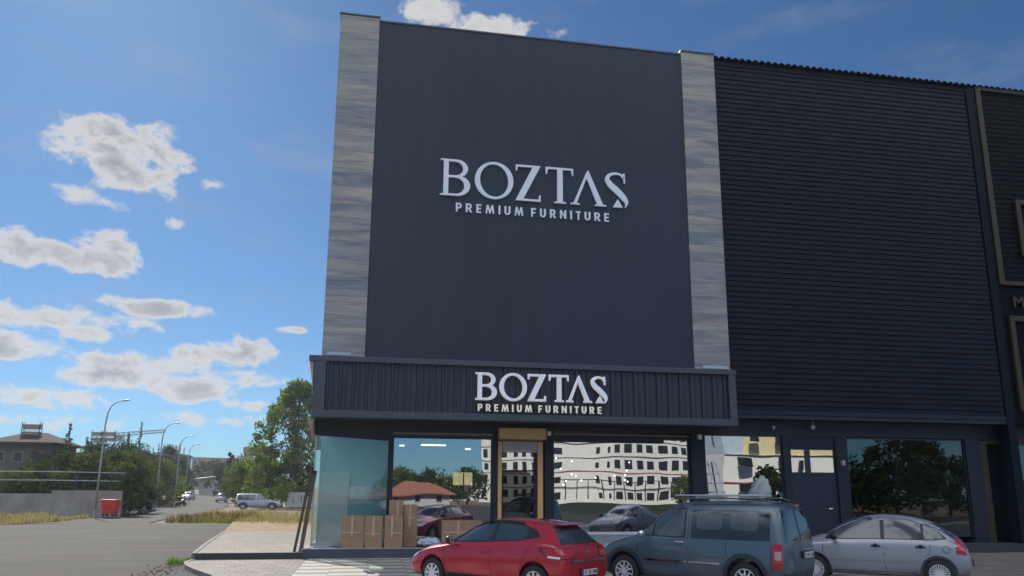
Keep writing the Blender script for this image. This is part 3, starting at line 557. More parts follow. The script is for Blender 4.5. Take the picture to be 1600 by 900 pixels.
carton(1.26, 24.97, .42, .22, 1.28, .0, 'tall narrow cardboard box against the first window, right of the three boxes')
carton(.80, 24.97, .44, .22, 1.42, .0, 'tallest cardboard box, standing behind the right one of the three boxes')
carton(2.85, 24.85, 1.25, .4, .80, 0, 'long low cardboard box before the window, behind the red car')
bg_ = MB()
for k in range(9):
    cx_, cy_, r = 1.85 + random.uniform(-.25, .25), 24.85 + random.uniform(-.15, .15), random.uniform(.14, .22); vs = []
    for i in range(6):
        for j in range(10):
            th = PI * i / 5; ph_ = 2 * PI * j / 10; rr = r * random.uniform(.75, 1.15); vs.append((cx_ + rr * math.sin(th) * math.cos(ph_), cy_ + rr * math.sin(th) * math.sin(ph_), .42 + rr * .7 * math.cos(th)))
    bg_.add(vs, [(i * 10 + j, i * 10 + (j + 1) % 10, (i + 1) * 10 + (j + 1) % 10, (i + 1) * 10 + j) for i in range(5) for j in range(10)])
tag(bg_.build('plastic_wrap_pile', mat('wrap_plastic', (.5, .58, .75), .3)), 'crumpled pile of pale blue plastic wrap on the platform before the first window', 'plastic wrap')
def chair(x, y, label):
    t_ = thing('folding_chair', label, 'chair', (x, y, .28), 0, 'folding chairs inside the large shop window')
    GM = mat('grey_chair_metal', (.6, .6, .62), .4); mb = MB()
    for s_ in (-1, 1):
        MB().tube([(s_ * .24, -.22, 0), (s_ * .24, .1, .9), (s_ * .2, .14, 1.02)], .014, 6).build('leg', GM, t_); MB().tube([(s_ * .22, .3, 0), (s_ * .22, -.18, .5)], .014, 6).build('leg', GM, t_)
    MB().prism([(-.24, .70), (.24, .70), (.25, .86), (.18, 1.02), (-.18, 1.02), (-.25, .86)], .09, .12).build('backrest', mat('grey_pad', (.6, .6, .62), .7), t_, bevel=.01)
    MB().box(-.24, .24, -.24, .16, .46, .50).build('seat', mat('grey_pad'), t_, bevel=.015)
chair(7.85, 25.6, 'left of two grey folding chairs inside the large window'); chair(8.68, 25.6, 'right of two grey folding chairs inside the large window')
t_ = thing('sofa', 'dark upholstered sofa inside the large window behind the chairs', 'sofa', (8.3, 27.2, .28)); MB().box(-1.3, 1.3, -.4, .4, 0, .45).build('seat', mat('dark_upholstery', (.02, .022, .028), .9), t_, bevel=.05); MB().box(-1.3, 1.3, .2, .45, .45, 1.0).build('backrest', mat('dark_upholstery'), t_, bevel=.06)
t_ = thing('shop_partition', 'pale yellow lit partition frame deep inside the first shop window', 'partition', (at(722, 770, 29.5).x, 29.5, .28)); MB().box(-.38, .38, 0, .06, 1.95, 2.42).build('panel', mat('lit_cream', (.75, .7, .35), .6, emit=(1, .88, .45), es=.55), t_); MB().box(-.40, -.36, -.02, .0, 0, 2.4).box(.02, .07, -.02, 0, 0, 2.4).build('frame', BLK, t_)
for i, (x, y, z, l) in enumerate(((2.15, 28, 3.62, .9), (1.0, 27.4, 3.55, .18), (3.4, 28, 3.5, .2))):
    t_ = thing('ceiling_strip_light', ['long warm strip light hanging inside the first window', 'short pale ceiling light inside the first window, on its left', 'short pale ceiling light inside the first window, on its right'][i], 'ceiling light', (x, y, z)); MB().box(-l / 2, l / 2, -.03, .03, -.03, .03).build('diffuser', mat('warm_strip', (1, .9, .6), .5, emit=(1, .82, .5), es=2.0), t_); MB().bar((-l / 3, 0, .03), (-l / 3, 0, .5), .008).bar((l / 3, 0, .03), (l / 3, 0, .5), .008).build('hanger', BLK, t_)
t_ = thing('bulb_chandelier', 'cluster chandelier of tiny lit bulbs inside the large window', 'chandelier', (8.2, 28.2, 2.6)); cb_ = MB(); hb = MB()
for k in range(16):
    p = Vector((random.uniform(-1.7, 1.6), random.uniform(-.3, .3), random.uniform(-.45, .65))); cb_.lathe([(0, -.03), (.03, 0), (0, .03)], 6, c=p, ax='z'); hb.bar(p, (p.x * .8, p.y, 1.6), .006)
cb_.build('bulb', mat('bulb_glow', (1, 1, .9), .5, emit=(1, .93, .75), es=9), t_); hb.build('cord', BLK, t_)
# ladder and leaning frame
t_ = thing('stepladder', 'white ladder leaning in the narrow window behind the blue van', 'ladder', (11.55, 24.9, .28)); ld = MB()
for s_ in (0, .42): MB().bar((s_ + .15, -.35, 0), (s_ * .6 - .25, .12, 2.75), .05, .03).build('rail', WHT, t_)
for k in range(9): q = k / 9; MB().bar((.15 - .4 * q, -.35 + .47 * q, 2.75 * q + .2), (.57 - .57 * q, -.35 + .47 * q, 2.75 * q + .2), .03).build('rung', ALU, t_)
t_ = thing('leaning_frame', 'dark brown wooden door frame leaning on the glass corner of the store', 'wooden frame', (-2.0, 24.75, .17)); 
MB().bar((-.20, 0, 0), (.16, .25, 2.45), .17, .07, up=(1, 0, 0)).build('post', WOODD, t_); MB().bar((-.02, .12, 0), (.26, .34, 2.42), .05, .12, up=(1, 0, 0)).build('post', mat('grey_brown_wood', (.16, .12, .10), .7), t_); MB().bar((.16, .25, 2.40), (.26, .34, 2.38), .10, .06).build('cross_piece', WOODD, t_)
dbx = MB()
for k in range(5): dbx.bar((-2.05 + k * .07, 24.6 + random.uniform(-.1, .1), .20), (-1.75 + random.uniform(-.1, .2), 24.7, .24 + .05 * random.random()), .05, .03)
tag(dbx.build('timber_offcuts', WOODD), 'small heap of dark timber offcuts at the foot of the leaning frame', 'timber')

# ------------------------------------------------------------------ cars
def fn(pts):
    X = [p[0] for p in pts]; Z = [p[1] for p in pts]
    if X[0] > X[-1]: X = X[::-1]; Z = Z[::-1]
    return lambda x: float(np.interp(x, X, Z))
def make_shell(st, arches, wr):
    """closed smooth body from cross-sections (x, z_bottom, z_belt, z_top, half width low, half width belt, half width top)"""
    V_, F_ = [], []; K = 11
    for (x, zb, zl, zt, ws, wb, wt) in st:
        h = zl - zb; A = (wb - .035, zl); T_ = (wt, zt - .10 * min(1, (zt - zl) / .3 + .2))
        half = [(0, zb), (ws * .82, zb), (ws, zb + .07 * min(1, h / .3)), (wb * .995, zb + .34 * h), (wb, zb + .72 * h), A,
                (A[0] + (T_[0] - A[0]) * .10, A[1] + (T_[1] - A[1]) * .10), (A[0] + (T_[0] - A[0]) * .6 + .012, A[1] + (T_[1] - A[1]) * .6), T_, (wt * .80, zt - .012), (0, zt)]
        V_ += [(x, y, z_) for y, z_ in half] + [(x, -y, z_) for y, z_ in half[-2:0:-1]]
    n = 2 * K - 2
    for i in range(len(st) - 1):
        for k in range(n): F_.append((i * n + k, i * n + (k + 1) % n, (i + 1) * n + (k + 1) % n, (i + 1) * n + k))
    for e_, rev in ((0, False), ((len(st) - 1) * n, True)):
        for k in range(K - 1):
            a, b_ = e_ + k, e_ + k + 1; c_, d_ = e_ + (n - k - 1) % n, e_ + (n - k) % n
            q = [a, b_, c_, d_]; q = list(dict.fromkeys(q))
            if len(q) > 2: F_.append(tuple(q if rev else q[::-1]))
    mb = MB().add(V_, F_); o = mb.build('tmp', MC['black_plastic']); sm_ = o.modifiers.new('s', 'SUBSURF'); sm_.levels = 2; sm_.subdivision_type = 'CATMULL_CLARK'
    cuts = []
    for ax_ in arches:
        for sgn in (1, -1):
            c_ = MB().lathe([(wr, -.30), (wr, .30)], 40, c=(ax_, sgn * .86, wr * .93)).build('cut', MC['black_plastic']); c_.data.flip_normals() if False else None; cuts.append(c_)
            bo = o.modifiers.new('b', 'BOOLEAN'); bo.object = c_; bo.operation = 'DIFFERENCE'; bo.solver = 'EXACT'
    dg = bpy.context.evaluated_depsgraph_get(); full = bpy.data.meshes.new_from_object(o.evaluated_get(dg))
    for m_ in list(o.modifiers)[1:]: o.modifiers.remove(m_)
    dg = bpy.context.evaluated_depsgraph_get(); plain = bpy.data.meshes.new_from_object(o.evaluated_get(dg))
    bm = bmesh.new(); bm.from_mesh(plain); bvh = BVHTree.FromBMesh(bm); bm.free()
    bpy.data.objects.remove(o)
    for c_ in cuts: bpy.data.objects.remove(c_)
    full.polygons.foreach_set('use_smooth', [True] * len(full.polygons)); 
    try: full.set_sharp_from_angle(angle=R_(45))
    except Exception: pass
    return full, bvh
def side_panel(bvh, top, bot, x0, x1, sgn, off, nx=26, nz=7, gap=None):
    """sheet between two lines z(x), laid on the body side; sgn +1 is the left side"""
    V_, ok = [], True; xs_ = np.linspace(x0, x1, nx)
    for x_ in xs_:
        for j in range(nz):
            z_ = bot(x_) + (top(x_) - bot(x_)) * j / (nz - 1); h = bvh.ray_cast(Vector((x_, sgn * 2, z_)), Vector((0, -sgn, 0)))
            p = h[0] + h[1] * off if h[0] is not None else Vector((x_, sgn * .6, z_)); V_.append(p)
    return V_, [(i * nz + j, (i + 1) * nz + j, (i + 1) * nz + j + 1, i * nz + j + 1) for i in range(nx - 1) for j in range(nz - 1)]
def end_panel(bvh, left, right, z0, z1, dirx, off, ny=13, nz=9, top=False):
    """sheet on the front (dirx=-1 ray goes backwards from the front) or rear; left(z), right(z) give y limits"""
    V_ = []
    for j in range(nz):
        z_ = z0 + (z1 - z0) * j / (nz - 1)
        for i in range(ny):
            y = left(z_) + (right(z_) - left(z_)) * i / (ny - 1); h = bvh.ray_cast(Vector((-dirx * 3, y, z_)), Vector((dirx, 0, 0)))
            V_.append((h[0] + h[1] * off) if h[0] is not None else Vector((0, y, z_)))
    return V_, [(j * ny + i, j * ny + i + 1, (j + 1) * ny + i + 1, (j + 1) * ny + i) for j in range(nz - 1) for i in range(ny - 1)]
def ribbon(bvh, pts, w_, sgn, off, n=6):
    P_ = [];
    for i in range(len(pts) - 1):
        for k in range(n): P_.append(Vector(pts[i]).lerp(Vector(pts[i + 1]), k / n))
    P_.append(Vector(pts[-1])); V_ = []
    for i, p in enumerate(P_):
        d = (P_[min(i + 1, len(P_) - 1)] - P_[max(0, i - 1)]).normalized(); nn = Vector((-d.y, d.x))
        for s_ in (-.5, .5):
            q = p + nn * s_ * w_; h = bvh.ray_cast(Vector((q.x, sgn * 2, q.y)), Vector((0, -sgn, 0))); V_.append(h[0] + h[1] * off if h[0] is not None else Vector((q.x, sgn * .7, q.y)))
    return V_, [(2 * i, 2 * i + 1, 2 * i + 3, 2 * i + 2) for i in range(len(P_) - 1)]
def wheel(parent, x, sgn, r, y, style):
    rt = bpy.data.objects.new('wheel', None); COL.objects.link(rt); rt.parent = parent; rt.location = (x, sgn * y, r)
    if sgn < 0: rt.rotation_euler = (0, 0, PI)
    MB().lathe([(r * .66, -.09), (r * .9, -.095), (r * .985, -.07), (r, -.03), (r, .03), (r * .985, .07), (r * .9, .095), (r * .66, .09)], 40, cap=False).build('tyre', RUB, rt, smooth=True)
    rim = MB().lathe([(r * .66, -.085), (r * .67, .088), (r * .62, .092), (r * .60, .04), (r * .58, -.08)], 40, cap=False); rr = r * .62
    ns, w_ = {'cover': (9, .045), 'alloy': (5, .05), 'turbine': (22, .020)}[style]
    for k in range(ns):
        a = 2 * PI * k / ns
        def q(rad, aa, yy): return (rad * math.cos(a + aa), yy, rad * math.sin(a + aa))
        if style == 'alloy':
            for s_ in (-1, 1): rim.bar(q(rr * .22, s_ * .3, .075), q(rr * .99, s_ * .33, .07), .026, .03, up=(0, 1, 0))
            rim.bar(q(rr * .6, -.33, .07), q(rr * .6, .33, .07), .022, .03, up=(0, 1, 0))
        else: rim.bar(q(rr * .2, 0, .08), q(rr * .99, .1, .075), w_, .02, up=(0, 1, 0))
    rim.lathe([(0, .092), (rr * .26, .088), (rr * .30, .06)], 20)
    rim.build('rim', mat('silver_rim', (.66, .67, .68), .35, metal=.0, coat=.5, var=.03), rt); MB().lathe([(0, -.02), (rr * .97, -.02), (rr * .97, .0), (0, .0)], 24).build('brake_disc', BLK, rt)
def plate(parent, x, y, z, ang, text, nx=-1):
    t_ = bpy.data.objects.new('number_plate', None); COL.objects.link(t_); t_.parent = parent; t_.location = (x, y, z); t_.rotation_euler = (0, 0, -PI / 2 if nx < 0 else PI / 2); t_.rotation_euler.rotate_axis('X', ang)
    MB().box(-.27, .27, -.006, .006, -.065, .065).build('holder', BLK, t_); MB().box(-.255, .255, -.011, -.007, -.052, .052).build('plate_face', mat('plate_white', (.8, .8, .78), .4, var=.01), t_)
    MB().box(-.255, -.215, -.013, -.0115, -.052, .052).build('blue_strip', mat('plate_blue', (.02, .08, .4), .4), t_); fit_text(t_, 'plate_text', text, -.20, .24, -.036, .072, -.009, .003, BLK, 1.0, .01)
def mirror(parent, x, y, z, sgn, m1, m2):
    vs = []; n = 8
    for i in range(6):
        th = PI * i / 5
        for j in range(n): ph_ = 2 * PI * j / n; vs.append((x + .075 * math.cos(th) * (1), y + sgn * (.10 * math.sin(th) * math.cos(ph_)), z + .075 * math.sin(th) * math.sin(ph_) * 1.1))
    o = MB().add(vs, [(i * n + j, i * n + (j + 1) % n, (i + 1) * n + (j + 1) % n, (i + 1) * n + j) for i in range(5) for j in range(n)]).build('wing_mirror', m1, parent, smooth=True)
    MB().bar((x, y - sgn * .16, z - .05), (x, y, z - .03), .04, .03).build('mirror_arm', BLK, o)
    MB().add([(x - .068, y - .06, z - .05), (x - .068, y + .06, z - .05), (x - .068, y + .06, z + .055), (x - .068, y - .06, z + .055)], [(0, 1, 2, 3)]).build('mirror_glass', CHR, o)
def paint(name, col, flake=.0):
    M = mat(name, col, .38, metal=.25, coat=1.0, var=.03, vs=2); return M
def handle(parent, bvh, x, z, sgn, m1, big=False):
    h = bvh.ray_cast(Vector((x, sgn * 2, z)), Vector((0, -sgn, 0)))[0]; y = h.y
    mb = MB().bar((x - .09, y + sgn * .028, z), (x + .09, y + sgn * .028, z), .025, .028).bar((x - .085, y, z), (x - .085, y + sgn * .03, z), .025).bar((x + .085, y, z), (x + .085, y + sgn * .03, z), .025)
    if big: mb.lathe([(0, y + sgn * .008), (.045, y + sgn * .004), (.05, y)], 16, c=(x, 0, z))
    mb.build('door_handle', m1, parent, bevel=.006)

def red_hatch():
    t_ = thing('red_hatchback', 'red five door hatchback parked in front of the shuttered entrance', 'car', (2.80, 16.10, 0), R_(132))
    st = [(2.12, .38, .52, .58, .45, .52, .40), (2.07, .24, .55, .68, .66, .72, .50), (1.93, .20, .62, .77, .74, .80, .58), (1.6, .19, .76, .88, .79, .855, .62), (1.28, .19, .82, .945, .80, .866, .66), (1.0, .19, .86, 1.00, .80, .866, .66),
          (.80, .19, .885, 1.10, .80, .866, .62), (.45, .19, .90, 1.29, .80, .866, .57), (.12, .19, .915, 1.405, .80, .866, .55), (-.3, .19, .93, 1.448, .80, .866, .55), (-.8, .19, .955, 1.435, .80, .868, .54), (-1.2, .19, .985, 1.395, .80, .872, .52),
          (-1.5, .20, 1.0, 1.345, .79, .868, .49), (-1.66, .22, .98, 1.25, .78, .855, .46), (-1.80, .24, .93, 1.06, .76, .83, .50), (-1.90, .27, .84, .94, .73, .80, .52), (-1.955, .34, .66, .74, .66, .73, .5)]
    me, bvh = make_shell(st, (1.295, -1.295), .355); RP = paint('red_car_paint', (.45, .012, .028)); me.materials.clear(); me.materials.append(RP); link('body', me, t_)
    gt = fn([(.93, .955), (.75, 1.075), (.45, 1.235), (.12, 1.335), (-.3, 1.37), (-.8, 1.345), (-1.18, 1.235), (-1.34, 1.12)]); gb = fn([(.93, .945), (.5, .955), (-.2, .985), (-.9, 1.03), (-1.34, 1.11)])
    for s_ in (1, -1):
        V_, Fc = side_panel(bvh, gt, gb, .93, -1.34, s_, .003, 40); MB().add(V_, Fc).build('window_surround', BLK, t_, smooth=True, fix=False)
        f_ = lambda g, d: (lambda x: g(x) + d)
        for a, b_ in ((.78, -.20), (-.30, -1.02)):
            V_, Fc = side_panel(bvh, f_(gt, -.035), f_(gb, .018), a, b_, s_, .0065, 26); MB().add(V_, Fc).build('side_window', mat('smoked_glass', (.035, .05, .06), .06, coat=1, var=.1), t_, smooth=True, fix=False)
        V_, Fc = side_panel(bvh, f_(gt, .022), f_(gt, -.016), .55, -.85, s_, .012, 30, 3); MB().add(V_, Fc).build('wind_deflector', BLK, t_, smooth=True, fix=False)
        sm = MB()
        for pl in ([(.98, .93), (.97, .60), (.85, .28)], [(-.25, .97), (-.25, .5), (-.30, .28)], [(-1.30, 1.08), (-1.12, .86), (-.96, .55), (-.95, .30)], [(.92, .28), (-.92, .28)], [(1.6, .84), (1.70, .62), (1.75, .5)]): V_, Fc = ribbon(bvh, pl, .011, s_, .002); sm.add(V_, Fc)
        sm.build('door_seam', BLK, t_, fix=False)
        V_, Fc = side_panel(bvh, fn([(.9, .36), (-.9, .32)]), fn([(.9, .24), (-.9, .24)]), .9, -.9, s_, .004); MB().add(V_, Fc).build('sill_strip', BLK, t_, fix=False)
        V_, Fc = side_panel(bvh, fn([(-1.46, .93), (-1.86, .905)]), fn([(-1.46, .90), (-1.60, .775), (-1.86, .735)]), -1.46, -1.86, s_, .008, 16); tl = MB().add(V_, Fc).build('tail_light', mat('tail_red', (.42, .012, .02), .12, coat=1), t_, smooth=True, fix=False)
        V_, Fc = side_panel(bvh, fn([(-1.42, .945), (-1.88, .92)]), fn([(-1.42, .885), (-1.60, .76), (-1.88, .72)]), -1.42, -1.875, s_, .004, 16); MB().add(V_, Fc).build('lamp_surround', BLK, t_, smooth=True, fix=False)
        V_, Fc = end_panel(bvh, lambda z_, s_=s_: s_ * .42, lambda z_, s_=s_: s_ * .80, .73, .915, 1, .005, 12, 5); MB().add(V_, Fc).build('lamp_surround', BLK, t_, smooth=True, fix=False)
        V_, Fc = end_panel(bvh, lambda z_, s_=s_: s_ * .44, lambda z_, s_=s_: s_ * .80, .745, .90, 1, .010, 12, 5); MB().add(V_, Fc).build('tail_light', mat('tail_red'), t_, smooth=True, fix=False)
        V_, Fc = side_panel(bvh, fn([(-1.62, .79), (-1.86, .77)]), fn([(-1.62, .755), (-1.86, .735)]), -1.62, -1.86, s_, .014, 10, 3); MB().add(V_, Fc).build('reverse_lens', mat('clear_lens', (.8, .8, .82), .15), tl, fix=False)
        V_, Fc = side_panel(bvh, fn([(1.62, .80), (1.98, .70)]), fn([(1.62, .76), (1.85, .62), (1.98, .61)]), 1.62, 1.98, s_, .008, 16); MB().add(V_, Fc).build('head_light', mat('headlight_lens', (.62, .66, .70), .08, coat=1), t_, smooth=True, fix=False)
        handle(t_, bvh, -.10, .80, s_, RP); mirror(t_, .72, s_ * .97, 1.0, s_, BLK if s_ > 0 else BLK, CHR)
        for wx in (1.295, -1.295): wheel(t_, wx, s_, .305, .765, 'cover')
    V_, Fc = end_panel(bvh, lambda z_: -.63 + (z_ - .985) * .62, lambda z_: .63 - (z_ - .985) * .62, .985, 1.30, 1, .005); MB().add(V_, Fc).build('rear_window', mat('smoked_glass'), t_, smooth=True, fix=False)
    V_, Fc = end_panel(bvh, lambda z_: -.60 + (z_ - 1) * .05, lambda z_: .60 - (z_ - 1) * .05, 1.02, 1.37, -1, .005); MB().add(V_, Fc).build('windscreen', mat('smoked_glass'), t_, smooth=True, fix=False)
    V_, Fc = end_panel(bvh, lambda z_: -.57, lambda z_: .57, .665, .70, 1, .010, nz=3); MB().add(V_, Fc).build('boot_trim', CHR, t_, fix=False)
    V_, Fc = end_panel(bvh, lambda z_: -.60, lambda z_: .60, .26, .36, 1, .008, nz=3); MB().add(V_, Fc).build('bumper_insert', BLK, t_, fix=False)
    plate(t_, -1.985, 0, .475, 0, '27 ZE 080')
    em = stroke([(0, .075, .022), (.048, 0, .022), (0, -.075, .022), (-.048, 0, .022), (0, .075, .022)]); b_ = MB().prism(em[:], -.008, .008).build('badge', CHR, t_); b_.location = (-1.925, 0, .86); b_.rotation_euler = (0, R_(-12), PI / 2)
    MB().add([(-1.46, -.44, 1.362), (-1.46, .44, 1.362), (-1.68, .41, 1.338), (-1.68, -.41, 1.338), (-1.46, -.44, 1.33), (-1.46, .44, 1.33), (-1.68, .41, 1.318), (-1.68, -.41, 1.318)], [(0, 1, 2, 3), (7, 6, 5, 4), (3, 2, 6, 7), (1, 0, 4, 5), (0, 3, 7, 4), (2, 1, 5, 6)]).build('roof_spoiler', RP, t_, bevel=.01)
    MB().tube([(-1.2, 0, 1.40), (-1.36, 0, 1.56)], .006, 5).build('aerial', BLK, t_)
    return t_
def van(name, label, loc, rz, col, grp=None, rails=True, ptxt='27 BT 626', trim=True, pn='blue_van_paint'):
    t_ = thing(name, label, 'van', loc, rz, grp)
    st = [(2.14, .40, .60, .68, .50, .58, .45), (2.09, .26, .66, .80, .68, .76, .58), (1.95, .22, .74, .90, .76, .83, .62), (1.6, .21, .86, 1.00, .80, .87, .66), (1.25, .21, .94, 1.08, .80, .875, .68), (1.02, .21, .985, 1.15, .80, .88, .69),
          (.80, .21, 1.0, 1.33, .80, .88, .68), (.50, .21, 1.01, 1.60, .80, .88, .66), (.22, .21, 1.01, 1.76, .80, .88, .66), (-.2, .21, 1.01, 1.80, .80, .88, .67), (-1.0, .21, 1.01, 1.815, .80, .88, .68), (-1.6, .22, 1.01, 1.80, .80, .878, .68),
          (-1.90, .23, 1.01, 1.77, .79, .868, .67), (-2.01, .26, 1.0, 1.70, .77, .85, .65), (-2.08, .34, .98, 1.30, .75, .83, .68), (-2.12, .42, .9, 1.05, .72, .80, .66)]
    me, bvh = make_shell(st, (1.332, -1.332), .385); VP = paint(pn, col); me.materials.clear(); me.materials.append(VP); link('body', me, t_)
    gt = fn([(.98, 1.10), (.80, 1.29), (.52, 1.55), (.40, 1.63), (-.1, 1.655)]); gb = fn([(.98, 1.075), (.3, 1.06), (-.1, 1.06)])
    for s_ in (1, -1):
        f_ = lambda g, d: (lambda x: g(x) + d)
        V_, Fc = side_panel(bvh, gt, gb, .98, -.10, s_, .003, 30); MB().add(V_, Fc).build('window_surround', BLK, t_, smooth=True, fix=False)
        V_, Fc = side_panel(bvh, f_(gt, -.035), f_(gb, .02), .62, -.07, s_, .0065, 20); MB().add(V_, Fc).build('side_window', mat('van_glass', (.06, .08, .085), .05, coat=1, var=.2), t_, smooth=True, fix=False)
        V_, Fc = side_panel(bvh, f_(gt, -.03), f_(gb, .02), .90, .66, s_, .0065, 12); MB().add(V_, Fc).build('quarter_window', mat('van_glass'), t_, smooth=True, fix=False)
        V_, Fc = side_panel(bvh, fn([(-.22, 1.70), (-1.80, 1.69)]), fn([(-.22, 1.055), (-1.86, 1.055)]), -.22, -1.84, s_, .003, 30); MB().add(V_, Fc).build('rear_side_glass', mat('van_dark_glass', (.018, .026, .034), .06, coat=1, var=.2), t_, smooth=True, fix=False)
        for a, b_ in ((-.34, -.88), (-1.06, -1.62)):
            V_, Fc = side_panel(bvh, fn([(a, 1.53), (a - .06, 1.585), (b_ + .06, 1.585), (b_, 1.53)]), fn([(a, 1.28), (a - .06, 1.235), (b_ + .06, 1.235), (b_, 1.28)]), a, b_, s_, .0065, 22); MB().add(V_, Fc).build('side_window', mat('van_glass'), t_, smooth=True, fix=False)
        sm = MB()
        for pl in ([(1.0, 1.07), (1.0, .7), (.88, .34)], [(-.16, 1.72), (-.16, .4), (-.16, .3)], [(-.97, 1.04), (-.97, .78)], [(.85, .30), (-.85, .30)], [(-1.86, 1.0), (-1.86, .5)], [(-.16, 1.72), (-1.86, 1.715)]): V_, Fc = ribbon(bvh, pl, .012, s_, .002); sm.add(V_, Fc)
        sm.build('door_seam', BLK, t_, fix=False)
        for xc in (1.332, -1.332):
            V_, Fc = ribbon(bvh, [(xc + .42 * math.cos(R_(a)), .36 + .42 * math.sin(R_(a))) for a in range(-10, 191, 10)], .085, s_, .012, 2); MB().add(V_, Fc).build('arch_trim', mat('van_arch', tuple(c * .35 for c in col), .5), t_, fix=False)
        if trim:
            for a, b_ in ((.86, -.14), (-.18, -.84)): V_, Fc = ribbon(bvh, [(a, .60), (b_, .60)], .035, s_, .016); MB().add(V_, Fc).build('chrome_strip', CHR, t_, fix=False)
        V_, Fc = side_panel(bvh, fn([(-1.88, 1.02), (-2.07, 1.0)]), fn([(-1.88, .56), (-2.07, .56)]), -1.89, -2.065, s_, .008, 10); tl = MB().add(V_, Fc).build('tail_light', mat('tail_red'), t_, smooth=True, fix=False)
        V_, Fc = side_panel(bvh, lambda x: .88, lambda x: .72, -1.93, -2.05, s_, .013, 6, 3); MB().add(V_, Fc).build('reverse_lens', mat('pink_lens', (.55, .3, .3), .2), tl, fix=False)
        V_, Fc = side_panel(bvh, fn([(1.80, .90), (2.04, .82)]), fn([(1.80, .80), (2.04, .70)]), 1.80, 2.04, s_, .008, 12); MB().add(V_, Fc).build('head_light', mat('headlight_lens'), t_, smooth=True, fix=False)
        handle(t_, bvh, .02, .97, s_, CHR); mirror(t_, .80, s_ * 1.01, 1.12, s_, CHR, CHR)
        for wx in (1.332, -1.332): wheel(t_, wx, s_, .325, .78, 'alloy')
    for s_ in (1, -1):
        V_, Fc = end_panel(bvh, lambda z_: s_ * .045, lambda z_: s_ * (.67 - (z_ - 1.05) * .10), 1.06, 1.62, 1, .006); MB().add(V_, Fc).build('rear_window', mat('van_dark_glass'), t_, smooth=True, fix=False)
    V_, Fc = end_panel(bvh, lambda z_: -.70 + (z_ - 1.1) * .08, lambda z_: .70 - (z_ - 1.1) * .08, 1.16, 1.72, -1, .005); MB().add(V_, Fc).build('windscreen', mat('van_glass'), t_, smooth=True, fix=False)
    V_, Fc = end_panel(bvh, lambda z_: -.78, lambda z_: .78, .30, .48, 1, .012, nz=4); MB().add(V_, Fc).build('rear_bumper', mat('van_arch'), t_, fix=False)
    sm = MB(); V_, Fc = end_panel(bvh, lambda z_: -.008, lambda z_: .008, .52, 1.70, 1, .003, ny=3, nz=20); sm.add(V_, Fc); sm.build('rear_door_seam', BLK, t_, fix=False)
    MB().box(-2.10, -2.07, -.10, .10, 1.70, 1.73).build('brake_light', mat('tail_red'), t_)
    plate(t_, -2.155, -.30 if rails else -.1, .78, 0, ptxt); MB().box(-2.15, -2.13, -.52, -.1, .88, .90).build('plate_lamp_trim', CHR, t_)
    if rails:
        for s_ in (1, -1): MB().tube([(.1, s_ * .60, 1.79), (.0, s_ * .60, 1.835), (-1.6, s_ * .60, 1.84), (-1.75, s_ * .60, 1.79)], .018, 8).build('roof_rail', mat('dark_rail', (.1, .11, .12), .4), t_, smooth=True)
        for x_ in (-.35, -1.25): MB().box(x_ - .03, x_ + .03, -.66, .72, 1.85, 1.875).build('roof_bar', ALU, t_)
    return t_
